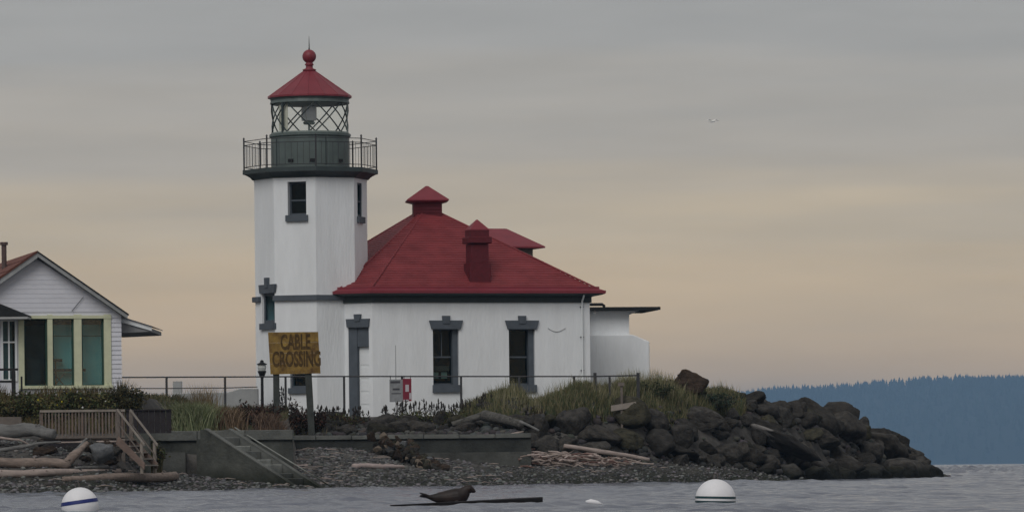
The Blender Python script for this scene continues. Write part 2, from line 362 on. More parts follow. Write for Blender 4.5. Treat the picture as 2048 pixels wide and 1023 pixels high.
def conifers(name, x, y, h, m):
    n = len(x); z = hillz(x, y) - 1; V = []; Fc = []; K = 6; base = 0
    for (rb, z0, z1) in ((.24, .05, .62), (.15, .45, 1.0)):
        a = np.arange(K) * 2 * pi / K; rr = rb * h[:, None] * (.75 + .5 * RNG.random((n, K)))
        ring = np.stack([x[:, None] + rr * np.cos(a), y[:, None] + rr * np.sin(a), (z + z0 * h)[:, None] + 0 * rr], -1)
        tip = np.stack([x, y, z + z1 * h], -1)[:, None]
        V.append(np.concatenate([ring, tip], 1).reshape(-1, 3))
        f = np.array([(i, (i + 1) % K, K) for i in range(K)]); Fc.append((f[None] + (np.arange(n) * (K + 1))[:, None, None]).reshape(-1, 3) + base); base += n * (K + 1)
    g = .6 + .8 * RNG.random((n, 1)); c = np.repeat(g * np.array([[1, 1, 1]]), K, 0)
    npmesh(name, np.concatenate(V), np.concatenate(Fc), m, np.concatenate([c, c]), 'stuff')
n1 = 9000; x = RNG.uniform(-400, 1900, n1); y = 8000 + 1350 * RNG.random(n1) ** .8; h = RNG.uniform(9, 19, n1)
n2 = 1700; x2 = RNG.uniform(-400, 1900, n2); y2 = RNG.uniform(9200, 9420, n2); h2 = RNG.uniform(5, 10, n2) + 7 * (RNG.random(n2) > .96) + 3 * vnoise(x2, x2 * 0, .02, 3)
conifers('far_conifer_wood', np.concatenate([x, x2]), np.concatenate([y, y2]), np.concatenate([h, h2]), mat('far_conifers', (.022, .036, .026), .95, .2, .01, attr=True))

# haze over the sound
hz = MB(); hz.box(-13000, 13000, -3000, 15000, -4, 178)
def hazemat():
    m = bpy.data.materials.new('air'); m.use_nodes = True; n = m.node_tree.nodes; n.remove(n['Principled BSDF'])
    v = n.new('ShaderNodeVolumePrincipled'); v.inputs['Color'].default_value = (.385, .645, 1, 1); v.inputs['Density'].default_value = 1.33e-4
    v.inputs['Anisotropy'].default_value = .1
    m.node_tree.links.new(v.outputs[0], n['Material Output'].inputs['Volume']); return m
hz.build('haze', hazemat(), kind='stuff')

# ------------------------------------------------------------------ windows and walls
def wall(mb, M, u0, u1, z0, z1, ops, dep):
    """a wall face with real openings and their reveals; ops = (u0,u1,z0,z1)"""
    us = sorted({u0, u1, *[o[0] for o in ops], *[o[1] for o in ops]}); zs = sorted({z0, z1, *[o[2] for o in ops], *[o[3] for o in ops]})
    for a, b in zip(us, us[1:]):
        for c, d in zip(zs, zs[1:]):
            if any(o[0] <= a + 1e-6 and o[1] >= b - 1e-6 and o[2] <= c + 1e-6 and o[3] >= d - 1e-6 for o in ops): continue
            mb.add([(a, 0, c), (b, 0, c), (b, 0, d), (a, 0, d)], [(0, 1, 2, 3)], M)
    for a, b, c, d in ops:
        mb.add([(a, 0, c), (a, dep, c), (a, dep, d), (a, 0, d)], [(0, 1, 2, 3)], M); mb.add([(b, 0, c), (b, dep, c), (b, dep, d), (b, 0, d)], [(0, 1, 2, 3)], M)
        mb.add([(a, 0, c), (b, 0, c), (b, dep, c), (a, dep, c)], [(0, 1, 2, 3)], M); mb.add([(a, 0, d), (b, 0, d), (b, dep, d), (a, dep, d)], [(0, 1, 2, 3)], M)
def bits(M, name, m, parent, *boxes):
    mb = MB(M)
    for b in boxes: mb.box(*b)
    return mb.build(name, m, parent)
def window(par, M, a, b, c, d, rec=.28, fw=.055, rail=.5, mull=False, fm=TRIM, lintel=None, sill=None, rightboard=0, pull=0, gm=None):
    """window part > glass, sash_rail, lintel, keystone, sill"""
    mb = MB(M)
    mb.box(a, a + fw, rec, rec + .07, c, d); mb.box(b - fw - rightboard, b, rec - .02 - pull, rec + .07, c, d)
    mb.box(a + fw, b - fw - rightboard, rec + .001, rec + .069, c, c + fw * 1.3); mb.box(a + fw, b - fw - rightboard, rec + .001, rec + .069, d - fw, d)
    w = mb.build('window', fm, par)
    gi, gj = a + fw, b - fw - rightboard
    bits(M, 'glass', gm or DGLASS, w, (gi, gj, rec + .03, rec + .036, c + fw, d - fw))
    if rail: z = c + (d - c) * rail; bits(M, 'sash_rail', fm, w, (gi + .002, gj - .002, rec - .004, rec + .05, z - .025, z + .025))
    if mull: bits(M, 'mullion', fm, w, ((gi + gj) / 2 - .012, (gi + gj) / 2 + .012, rec + .006, rec + .048, c + (d - c) * rail + .03, d - fw - .002))
    if lintel:
        (z0, z1, o0, o1, kz, kw) = lintel; mb = MB(M)
        mb.prism_y([(a - o0, z0), (b + o0, z0), (b + o1, z1), (a - o1, z1)], -.07, .02); mb.build('lintel', fm, w)
        if kz: mb = MB(M); m_ = (a + b) / 2; mb.prism_y([(m_ - kw * .85, z1 - .1), (m_ + kw * .85, z1 - .1), (m_ + kw, kz), (m_ - kw, kz)], -.10, .015); mb.build('keystone', fm, w)
    if sill: (z0, z1, o) = sill; bits(M, 'sill', fm, w, (a - o, b + o, -.09, rec + .01, z0, z1))
    return w

# ------------------------------------------------------------------ lighthouse
TX, TY, TR = -6.43, 162.0, 1.83
LH = thing('lighthouse', (TX, TY, 2.0), 'white octagonal lighthouse with red-roofed signal building behind the metal fence', 'lighthouse')
AP = TR * cos(pi / 8); HW = TR * sin(pi / 8); TAZ = -15.5; ZT = HC + (940 - 350) * .0162; ZB = 1.9
def tz(py, px=600): return HC - lev(px, py)[1] * .0160
def tface(k):
    az = TAZ + 45 * k; a = radians(az); n = (sin(a), -cos(a)); o = (TX + n[0] * AP, TY + n[1] * AP); return o, az, frame(o, az)
ops = {}
def tower_op(k, x0, x1, y0, y1):
    o, az, M = tface(k); u0, _ = hit(o, az, x0, y0); u1, _ = hit(o, az, x1, y0); xm = (x0 + x1) / 2
    r = (u0, u1, hit(o, az, xm, y1)[1], hit(o, az, xm, y0)[1]); ops.setdefault(k % 8, []).append(r); return r
wA = tower_op(0, 575, 612, 363, 430); wB = tower_op(-1, 524, 549, 586, 646); wD = tower_op(0, 580, 613, 716, 775)
o2, az2, M2 = tface(2); u = hit(o2, az2, 719.5, 400)[0]; wC = (u - .26, u + .26, wA[2] - .02, wA[3]); ops[2] = [wC]
mb = MB()
for k in range(8): wall(mb, tface(k)[2], -HW, HW, ZB, ZT, ops.get(k, []), .45)
mb.build('tower_wall', WHITE, LH)
ibox = MB(); ibox.poly_rings([(1.12, ZB), (1.12, ZT - .05)], 8, (TX, TY), radians(TAZ - 90 + 22.5)); ibox.build('inner_core', INNER, LH)
rt = radians(TAZ - 90 + 22.5)
mb = MB(); mb.poly_rings([(TR + .015, tz(357)), (TR + .015, ZT)], 8, (TX, TY), rt); mb.build('neck_band', WHITE, LH)
zb = tz(594); mb = MB(); 
for k in range(8):
    Mk = tface(k)[2]; q = .045
    for ua, ub in ([(-HW - q, wB[0] - .07), (wB[1] + .07, HW + q)] if k == 7 else [(-HW - q, HW + q)]): mb.prism_y([(ua, zb - .09), (ub, zb - .09), (ub, zb + .08), (ua, zb + .08)], -.10, .02, Mk)
mb.build('string_course', TRIM, LH)
window(LH, tface(0)[2], *wA, rail=.45, sill=(wA[2] - .2, wA[2] + .0, .06), rightboard=0, rec=.22)
window(LH, tface(2)[2], *wC, rail=.45, sill=(wC[2] - .2, wC[2] + .0, .06), rec=.045)
window(LH, tface(-1)[2], *wB, rail=0, sill=(wB[2] - .2, wB[2], .05), lintel=(wB[3], wB[3] + .28, .06, .12, wB[3] + .5, .11), rec=.07, fw=.08)
window(LH, tface(0)[2], *wD, rail=.5, sill=(wD[2] - .18, wD[2], .05), rec=.15)
# gallery
Z0, Z1 = tz(352), tz(333); GR = 2.2
mb = MB(); mb.poly_rings([(TR + .06, Z0 - .02), (TR + .12, Z0 + .05), (TR + .2, Z0 + .1), (GR - .08, Z1 - .16), (GR, Z1 - .14), (GR, Z1)], 8, (TX, TY), rt); gal = mb.build('gallery', TRIMD, LH)
def gv(k, r=GR - .05): a = rt + k * pi / 4; return Vector((TX + r * cos(a), TY + r * sin(a), 0))
ZR = tz(275)
for k in range(8):
    p, q = gv(k), gv(k + 1)
    mb = MB(); mb.tube([p + Vector((0, 0, Z1)), p + Vector((0, 0, ZR + .06))], .03, 6); mb.poly_rings([(.0, ZR + .05), (.04, ZR + .08), (.0, ZR + .14)], 6, p); mb.build('rail_post', RAILM, LH)
    mb = MB()
    for z in (ZR, ZR - .13, Z1 + .09): mb.tube([p + Vector((0, 0, z)), q + Vector((0, 0, z))], .013, 5)
    mb.build('gallery_rail', RAILM, LH)
    for j in range(1, 8):
        c = p.lerp(q, j / 8); mb = MB(); mb.box(c.x - .007, c.x + .007, c.y - .007, c.y + .007, Z1 + .1, ZR - .14); mb.build('baluster', RAILM, LH)
# watch room drum
DR = 157 * .5 * .0162
mb = MB(); mb.poly_rings([(DR + .02, Z1), (DR + .02, Z1 + .05), (DR, Z1 + .06), (DR, tz(268)), (DR + .05, tz(266)), (DR + .05, tz(261)), (DR - .02, tz(260))], 24, (TX, TY), 0); drum = mb.build('watch_room', DRUM, LH)
for px in (585, 629, 683, 556, 655):
    s = (px - 621) * .0162; an = math.asin(s / DR); c = (TX + s, TY - DR * cos(an)); M = frame(c, math.degrees(an))
    if px in (585, 629, 683): bits(M, 'vent', BLACK, drum, (-.09, .09, -.03, .02, tz(320), tz(314)))
    else: bits(M, 'plate_seam', TRIMD, drum, (-.01, .01, -.012, .02, Z1 + .1, tz(270)))
# lantern room
ZL0, ZL1 = tz(262), tz(200); LR = DR - .03
mb = MB(); mb.poly_rings([(LR + .03, ZL1), (LR + .05, ZL1 + .02), (LR + .02, ZL1 + .12), (LR + .06, tz(188))], 24, (TX, TY)); mb.build('lantern_band', DRUM, LH)
mb = MB(); mb.poly_rings([(LR + .02, ZL0), (LR + .02, ZL0 + .07)], 24, (TX, TY), cap=True); mb.build('lantern_sill', LANT, LH)
NG = 8
for k in range(NG):
    a0 = radians(-90 - 12) + k * 2 * pi / NG; a1 = a0 + 2 * pi / NG
    P = lambda a, z, r=LR: Vector((TX + r * cos(a), TY + r * sin(a), z))
    
    if abs(cos(a0)) > .85: mb = MB(); mb.tube([P(a0, ZL0), P(a0, ZL1 + .03)], .024, 6); pst = mb.build('lantern_post', LANT, LH)
    for s0, s1 in ((0, 1), (1, 0)):
        for off in (0.5,):
            pts = [P(a0 + (a1 - a0) * (off + (s0 + (s1 - s0) * t)), ZL0 + .05 + (ZL1 - ZL0 - .03) * t, LR - .01 * s0) for t in (0, .25, .5, .75, 1)]
            mb = MB(); mb.tube(pts, .023, 5); mb.build('glazing_bar', TRIMD, LH)
    n = 4; vs = []
    for j in range(n + 1):
        a = a0 + (a1 - a0) * j / n; vs += [P(a, ZL0 + .06, LR - .04), P(a, ZL1, LR - .04)]
    mb = MB(); mb.add(vs, [(2 * j, 2 * j + 2, 2 * j + 3, 2 * j + 1) for j in range(n)]); mb.build('lantern_pane', LGLASS, LH)
a0 = radians(-90 - 58)
vs = []
for j in range(5):
    a = a0 + j * radians(5.5); vs += [(TX + (LR - .09) * cos(a), TY + (LR - .09) * sin(a), ZL0 + .1), (TX + (LR - .09) * cos(a), TY + (LR - .09) * sin(a), ZL1 - .05)]
mb = MB(); mb.add(vs, [(2 * j, 2 * j + 2, 2 * j + 3, 2 * j + 1) for j in range(4)])
cu = mb.build('lantern_screen', mat('pale_screen', (.55, .55, .47), .8, .1, 3), LH); md = cu.modifiers.new('s', 'SOLIDIFY'); md.thickness = .01
for da in (-.62,):       # darker door frame uprights
    a = radians(-90) + (-.75 if da < 0 else .98)
    mb = MB(); mb.tube([(TX + LR * cos(a), TY + LR * sin(a), ZL0), (TX + LR * cos(a), TY + LR * sin(a), ZL1)], .045, 6); mb.build('lantern_frame', TRIMD, LH)
bx = L(618, 228, TY); bc = MB(Matrix.Translation((bx.x, TY, 0)) @ Matrix.Rotation(.5, 4, 'Z'))
bc.box(-.19, .19, -.19, .19, bx.z - .22, bx.z + .24); be = bc.build('beacon_lamp', mat('beacon_grey', (.75, .75, .78), .5, .1, 3), LH, bevel=.02)
mb = MB(); mb.poly_rings([(.17, bx.z - .34), (.2, bx.z - .28), (.12, bx.z - .2)], 8, (bx.x, TY)); mb.tube([(bx.x, TY, ZL0 - .1), (bx.x, TY, bx.z - .3)], .04, 6); mb.tube([(bx.x - .05, TY, bx.z + .2), (bx.x - .05, TY, ZL1)], .015, 5); mb.build('beacon_mount', LANT, be)
mb = MB(); mb.poly_rings([(LR, ZL0 - .1), (LR, ZL0 + .01)], 20, (TX, TY)); mb.build('lantern_floor', DRUM, LH)
# lantern roof
RRo = 168 * .5 * .0162
mb = MB(); mb.poly_rings([(RRo - .12, tz(189)), (RRo, tz(188)), (RRo, tz(184.5)), (.20, tz(133)), (.16, tz(131))], 16, (TX, TY)); lr = mb.build('lantern_roof', RED, LH)
for i in range(16):
    a = 2 * pi * i / 16; mb = MB(); mb.tube([(TX + RRo * cos(a), TY + RRo * sin(a), tz(184.5)), (TX + .2 * cos(a), TY + .2 * sin(a), tz(133))], .012, 4); mb.build('roof_rib', RED, lr)
mb = MB()
prof = [(.16, tz(133)), (.22, tz(131.5)), (.22, tz(129.5)), (.12, tz(127)), (.11, tz(122)), (.15, tz(120)), (.12, tz(117))]
zc = tz(103); rb = .225
prof += [(rb * sin(t), zc - rb * cos(t)) for t in np.linspace(.5, pi - .12, 10)]
mb.poly_rings(prof, 16, (TX, TY)); mb.build('roof_ball', RED, LH, smooth=True)
mb = MB(); mb.tube([(TX, TY, zc + rb - .02), (TX, TY, tz(84)), (TX, TY, tz(62))], [.03, .018, .006], 6); mb.build('lightning_rod', BLACK, LH)

# ------------------------------------------------------------------ signal building (part of the lighthouse)
BO = (lev(745, 700)[0] * .01602, 160.2); BA = 18.0; BM = frame(BO, BA); U = 7.37; VV = 8.6; CC = .707
def bz(py, px=900): return HC - lev(px, py)[1] * .01617
WZ1 = bz(592); WZ0 = 1.8
def bop(x0, x1, y0, y1):
    u0 = hit(BO, BA, x0, 700)[0]; u1 = hit(BO, BA, x1, 700)[0]; xm = (x0 + x1) / 2
    return (u0, u1, hit(BO, BA, xm, y1)[1], hit(BO, BA, xm, y0)[1])
w1 = bop(866, 918, 657, 769); w2 = bop(1018, 1070, 657, 769)
mb = MB(); wall(mb, BM, 0, U, WZ0, WZ1, [w1, w2], .5)
MR = BM @ Matrix.Translation((U, 0, 0)) @ Matrix.Rotation(pi / 2, 4, 'Z'); wall(mb, MR, 0, VV, WZ0, WZ1, [], .3)
mb.add([(U, VV, WZ0), (-CC, VV, WZ0), (-CC, VV, WZ1), (U, VV, WZ1)], [(0, 1, 2, 3)], BM)
mb.add([(-CC, CC, WZ0), (-CC, VV, WZ0), (-CC, VV, WZ1), (-CC, CC, WZ1)], [(0, 1, 2, 3)], BM)
CO = BM @ Vector((-CC, CC, 0)); CAZ = BA - 45; CM = frame(CO, CAZ)
d0 = hit(CO, CAZ, 697, 700)[0]; d1 = hit(CO, CAZ, 738, 700)[0]; dz = hit(CO, CAZ, 718, 654)[1]
wall(mb, CM, 0, 1.0, WZ0, WZ1, [(d0, d1, WZ0 + .25, dz)], .45)
BW = mb.build('building_wall', WHITE, LH)
mb = MB(BM); mb.box(.3, U - .3, .62, .66, WZ0, WZ1 - .1); mb.build('inner_partition', INNER, LH)
for w in (w1, w2):
    window(LH, BM, *w, rec=.26, rail=.50, mull=(w is w1), lintel=(w[3] - .01, w[3] + .27, .05, .13, w[3] + .42, .13), sill=(w[2] - .24, w[2], .03), rightboard=.14, pull=.12, fw=.045)
a, b, c, d = w1
for q in (.13, .42):
    bits(BM, 'inside_sheet', mat('pale_sheet', (.5, .5, .42), .8, .1, 5), LH, (a + q, a + q + .2, .50, .505, c + .22, c + .42))  # two pale sheets set behind the lower sash
bits(BM, 'inside_shelf', BROWNW, LH, (a + .08, b - .2, .44, .5, c + .46, c + .62))
# door in the corner face
zl = dz; m_ = (d0 + d1) / 2
mb = MB(CM); mb.box(d0, d0 + .30, .02, .42, WZ0 + .25, dz); mb.box(d0 + .30, d1, .05, .42, dz - .62, dz); fr = mb.build('doorway', TRIM, LH)
mb = MB(CM); mb.box(d0 + .31, d1 - .03, .16, .22, WZ0 + .25, dz - .63); dr = mb.build('door', WHITE2, LH)
for i in range(5):
    zz = WZ0 + .4 + i * .42; bits(CM, 'door_panel', WHITE, dr, (d0 + .36, d1 - .08, .148, .16, zz, zz + .33))
mb = MB(CM); mb.prism_y([(d0 - .02, zl), (d1 + .02, zl), (d1 + .05, zl + .27), (d0 - .05, zl + .27)], -.08, .02); mb.build('lintel', TRIM, fr)
mb = MB(CM); mb.prism_y([(m_ - .1, zl + .2), (m_ + .1, zl + .2), (m_ + .12, zl + .42), (m_ - .12, zl + .42)], -.11, .015); mb.build('keystone', TRIM, fr)
# frieze
def ring(o, z, pts=((0, 0), (U, 0), (U, VV), (-CC, VV), (-CC, CC))):
    n = len(pts); out = []
    for i in range(n):
        p0, p1, p2 = Vector(pts[i - 1]), Vector(pts[i]), Vector(pts[(i + 1) % n])
        a = (p1 - p0).normalized(); b = (p2 - p1).normalized(); na = Vector((a.y, -a.x)); nb = Vector((b.y, -b.x)); m = (na + nb)
        q = p1 + m * (o / (1 + na.dot(nb))); out.append(Vector((q.x, q.y, z)))
    return out
OV = .42
mb = MB(BM); mb.loft([ring(.05, bz(606)), ring(.05, bz(595)), ring(.09, bz(594)), ring(OV - .1, bz(591)), ring(OV - .02, bz(589)), ring(OV - .02, bz(587))]); mb.build('frieze', TRIMD, LH)
APX = Vector((3.2, 4.31, 9.18)); ZE = bz(588)
rf = MB(BM)
rf.loft([ring(OV - .03, ZE - .01), ring(OV, ZE), ring(OV, ZE + .09)]); rf.build('roof_edge', RED, LH)
base = ring(OV - .02, ZE + .09); ZE2 = bz(573.5)
rings = [base, ring(OV - .2, ZE + .16)]
mb = MB(BM); mb.loft([ring(OV - .02, ZE + .085), ring(OV - .17, ZE + .15), ring(OV - .17, ZE + .22), ring(OV - .22, ZE + .22), ring(OV - .24, ZE + .1)], cap=False); mb.build('gutter', RED, LH)
NC = 36; R0 = ring(OV - .2, ZE + .10); rr = []
for i in range(NC + 1):
    t = i / NC; rg = [p.lerp(APX, t * .985) for p in R0]
    if i: rr.append(rg)
    if i < NC: rr.append([p + Vector((0, 0, .027)) for p in rg])
mb = MB(BM); mb.loft(rr); roof = mb.build('roof', REDR, LH)
for i in range(5):
    mb = MB(BM); mb.tube([R0[i] + Vector((0, 0, .05)), APX + Vector((0, 0, .0))], .03, 6); mb.build('hip_cap', REDR, roof)
# roof ventilator
cx, cy = APX.x, APX.y
M3 = BM @ Matrix.Translation((cx, cy, 0)) @ Matrix.Rotation(radians(-14), 4, 'Z')
mb = MB(M3); z0, z1, z2, z3 = tz(436, 850) + .03, HC - lev(853, 403)[1] * .01653, HC - lev(853, 403)[1] * .01653, HC - lev(853, 372)[1] * .01653
z0 = z1 - .75
mb.box(-.47, .47, -.47, .47, z0, z1 + .02); ven = mb.build('ventilator', REDD, LH)
for i in range(4): bits(M3, 'louvre', REDD, ven, (-.42, .42, -.495, -.47, z1 - .5 + i * .11, z1 - .44 + i * .11))
mb = MB(M3); mb.loft([[(-s, -s, z), (s, -s, z), (s, s, z), (-s, s, z)] for s, z in ((.5, z2 - .06), (.69, z2), (.69, z2 + .04), (.04, z3))]); mb.build('ventilator_roof', RED, LH)
# chimney
cu0, _ = hit((BM @ Vector((0, .9, 0)))[:2], BA, 954, 560)
M3 = BM @ Matrix.Translation((cu0 - .11, .50, 0)); D = (M3 @ Vector((0, 0, 0))).y
zz = lambda py: HC - lev(955, py)[1] * D / F
mb = MB(M3); mb.box(-.36, .36, -.33, .33, zz(572), zz(526)); mb.box(-.30, .30, -.28, .28, zz(526), zz(488)); ch = mb.build('chimney', REDD, LH, bevel=.012)
mb = MB(M3); mb.box(-.39, .39, -.38, .38, zz(487), zz(474)); mb.build('chimney_band', REDD, ch, bevel=.02)
mb = MB(M3); mb.box(-.31, .31, -.31, .31, zz(474), zz(461)); mb.build('chimney_head', REDD, ch)
mb = MB(M3); mb.loft([[(-s, -s, z), (s, -s, z), (s, s, z), (-s, s, z)] for s, z in ((.32, zz(461)), (.32, zz(459)), (.02, zz(439)))]); mb.build('chimney_cap', RED, ch)
# dormer on the far slope
z0, z1 = 7.15, 7.82
mb = MB(BM); mb.box(4.0, 6.55, 3.35, 5.3, z0 - .5, z1); do = mb.build('dormer', mat('grey_dormer', (.12, .12, .11), .8, .2, 4), LH)
mb = MB(BM); e = [(3.2, 3.1, z1), (6.9, 3.1, z1), (6.9, 5.5, z1), (3.2, 5.5, z1)]
mb.add([(x, y, z - .05) for x, y, z in e] + e + [(3.2, 4.3, 8.46), (5.95, 4.3, 8.46)], [(3, 2, 1, 0), (0, 1, 5, 4), (1, 2, 6, 5), (2, 3, 7, 6), (3, 0, 4, 7), (4, 5, 9, 8), (5, 6, 9), (6, 7, 8, 9), (7, 4, 8)]); mb.build('dormer_roof', RED, do)
# downspout, wall fittings
u, _ = hit(BO, BA, 1163, 650); mb = MB(BM); mb.tube([(u, -.3, bz(592)), (u, -.1, bz(604)), (u, -.07, bz(612)), (u, -.07, 2.2)], .032, 6); dsp = mb.build('downspout', WHITE2, LH)
for py in (615, 675, 742): bits(BM, 'pipe_clip', TRIM, dsp, (u - .05, u + .05, -.08, 0, bz(py) - .015, bz(py) + .015))
u, _ = hit(BO, BA, 1113, 660); vs = [(u - .3 + .1 * i, -.015, bz(657) - .12 * sin(i / 6 * pi)) for i in range(7)]
mb = MB(BM); mb.tube(vs, .010, 4); mb.build('loose_cable', mat('grey_cable', (.42, .42, .42), .6, .1, 5), LH)

# ------------------------------------------------------------------ annex right of the building
AN = thing('annex', L(1240, 800, 166), 'low white stepped outbuilding with thin flat roof right of the red-roofed building', 'outbuilding')
AO = (lev(1175, 650)[0] * .0166 - .4, 166.0); AM = frame(AO, 8)
def ah(px, py): return hit(AO, 8, px, py)
uR1, uR2, uR3 = ah(1259, 650)[0], ah(1296, 720)[0], ah(1317, 616)[0]
mb = MB(AM); mb.box(-1, uR1, .05, 3, 1.8, ah(1230, 621)[1]); mb.build('upper_wall', WHITE, AN)
mb = MB(AM); zt, zt2 = ah(1260, 669)[1], ah(1290, 683)[1]; uc = ah(1262, 669)[0]
mb.prism_y([(-1, 1.8), (uR2, 1.8), (uR2, zt2), (uc, zt), (-1, zt)], -.35, 2.6); mb.build('lower_wall', WHITE, AN, bevel=.03)
za, zb_ = ah(1250, 620)[1], ah(1250, 614)[1]
mb = MB(AM); mb.box(-1, uR3, -.4, 3.3, za, zb_); fl = mb.build('flat_roof', ROOFK, AN)
uB = ah(1282, 620)[0]; mb = MB(AM); mb.prism_y([(uR1, za), (uB, za), (uB - .25, za - .1), (uR1, za - .16)], .3, 2.7); mb.build('roof_bracket', WHITE, AN)
u0, u1 = ah(1172, 606)[0], ah(1210, 606)[0]
mb = MB(AM); mb.tube([(u0, .6, zb_ + .12), (u1, .6, zb_ + .12), (u1 + .06, .6, zb_ + .08), (u1 + .06, .6, zb_)], .05, 8); mb.build('roof_pipe', BLACK, AN)
u, z = ah(1188, 624); mb = MB(AM); mb.poly_rings([(.01, z - .06), (.06, z - .03), (.06, z + .03), (.02, z + .06)], 8, (u, -.12)); mb.tube([(u, -.12, z), (u, .06, z)], .02, 5); mb.build('wall_lamp', mat('lamp_white', (.8, .8, .8), .3, .02, 3), AN)

# ------------------------------------------------------------------ fence, lamp, poles, small signs
FY = 157.5
def fz(px, py, d=FY): return L(px, py, d)
FE = thing('metal_fence', fz(760, 830), 'long low dark metal pipe fence running in front of the white lighthouse', 'fence')
pts = [fz(px, py) for px, py in ((243, 754), (450, 753), (690, 752), (930, 752), (1190, 752), (1276, 750))]
mb = MB(); mb.tube(pts, .025, 6); mb.build('top_rail', RAILM, FE)
pts = [fz(px, py) for px, py in ((262, 776), (333, 776), (450, 775), (515, 773))]
mb = MB(); mb.tube(pts, .016, 5); mb.build('mid_rail', RAILM, FE)
for px in (333, 450, 571, 688, 804, 922, 1038, 1148, 1219):
    p = fz(px, 753); g = Hs(p.x, FY); mb = MB(); mb.box(p.x - .035, p.x + .035, FY - .035, FY + .035, g - .2, p.z); mb.build('fence_post', RAILM, FE)
for px in (1190, 1276):
    p = fz(px, 746); mb = MB(); mb.box(p.x - .05, p.x + .05, FY - .05, FY + .05, 1.9, p.z + .02); mb.build('fence_post', RAILM, FE)
LP = fz(524, 800, 159.5); g = Hs(LP.x, LP.y)
lp = thing('lamp_post', (LP.x, LP.y, g), 'short black lamp post with a pale glass lantern at the tower corner', 'lamp post')
Q = lambda py: L(524, py, LP.y).z
LX = L(524, 740, LP.y).x
mb = MB(); mb.poly_rings([(.09, g - .1), (.09, g + .15), (.05, g + .2), (.045, Q(756)), (.07, Q(753)), (.13, Q(744)), (.14, Q(741))], 8, (LX, LP.y)); mb.build('post', BLACK, lp)
mb = MB(); mb.poly_rings([(.11, Q(741)), (.135, Q(735)), (.12, Q(729))], 8, (LX, LP.y)); mb.build('lamp_glass', mat('frosted_glass', (.45, .47, .46), .4, .1, 4), lp)
mb = MB(); mb.poly_rings([(.16, Q(729)), (.16, Q(727)), (.06, Q(724)), (.06, Q(721)), (.01, Q(719))], 8, (LX, LP.y)); mb.build('lamp_cap', BLACK, lp)
p = L(791, 690, 158.5); g = Hs(p.x, p.y)
mb = MB(); mb.tube([(p.x, p.y, g - .2), (p.x, p.y, p.z)], [.022, .012], 6); tag(mb.build('thin_pole', mat('grey_pole', (.33, .34, .35), .5, .1, 4)), 'thin pale grey pole standing before the wall between the door and first big window', 'pole')
# notice board hung on the fence
NB = thing('notice_sign', L(793, 800, FY - .08), 'small faded grey notice hanging below the fence rail left of the red sign', 'sign')
M = frame((L(793, 780, FY - .08).x, FY - .08), 0); zt_, zb2 = L(793, 758, FY).z, L(793, 803, FY).z
bits(M, 'notice_board', mat('faded_grey_board', (.24, .25, .26), .7, .2, 6), NB, (-.22, .2, 0, .02, zb2, zt_))
bits(M, 'printed_line', mat('faded_ink', (.06, .06, .07), .7, .3, 14), NB, (-.19, .12, -.004, -.001, zt_ - .12, zt_ - .05), (-.12, .1, -.004, -.001, zt_ - .34, zt_ - .28), (-.16, .14, -.004, -.001, zt_ - .46, zt_ - .43))
bits(M, 'sign_tie', BLACK, NB, (-.2, -.18, .005, .05, zt_, zt_ + .12), (.16, .18, .005, .05, zt_, zt_ + .12))
RS = thing('warning_sign', L(814, 800, FY - .09), 'small red and white warning sign hanging on the fence beside the grey notice', 'sign')
M = frame((L(814, 780, FY - .09).x, FY - .09), 0)
SR = mat('sign_red', (.20, .02, .04), .6, .15, 6); SW = mat('sign_white', (.48, .45, .48), .6, .1, 6)
bits(M, 'sign_plate', SR, RS, (-.13, .14, 0, .02, zb2 + .02, zt_ + .02))
bits(M, 'sign_panel', SW, RS, (-.05, .06, -.006, -.001, zb2 + .32, zt_ - .17)); bits(M, 'sign_strip', SW, RS, (.07, .13, -.005, -.001, zb2 + .08, zb2 + .28))
bits(M, 'sign_foot', SW, RS, (-.12, .05, -.005, -.001, zb2 + .03, zb2 + .07)); bits(M, 'sign_tie', BLACK, RS, (-.1, -.08, .005, .06, zt_, zt_ + .12), (.1, .12, .005, .06, zt_, zt_ + .12))
# low concrete wall beyond the fence, left of the tower
a_, b_ = L(345, 778, 160), L(516, 776, 160)
mb = MB(); mb.prism_y([(a_.x, 1.9), (b_.x, 1.9), (b_.x, b_.z), (L(480, 776, 160).x, b_.z), (L(455, 784, 160).x, L(455, 784, 160).z), (a_.x, L(345, 786, 160).z)], 160, 160.4)
LW = mb.build('concrete_wall', CONCW, bevel=.02); tag(LW, 'low light grey concrete wall beyond the fence left of the tower', 'wall')
mb = MB(); p = L(355, 765, 160.2); mb.box(p.x - .14, p.x + .14, 160.05, 160.35, L(355, 787, 160).z - .02, p.z + .05); mb.build('wall_stub', CONCW, LW)

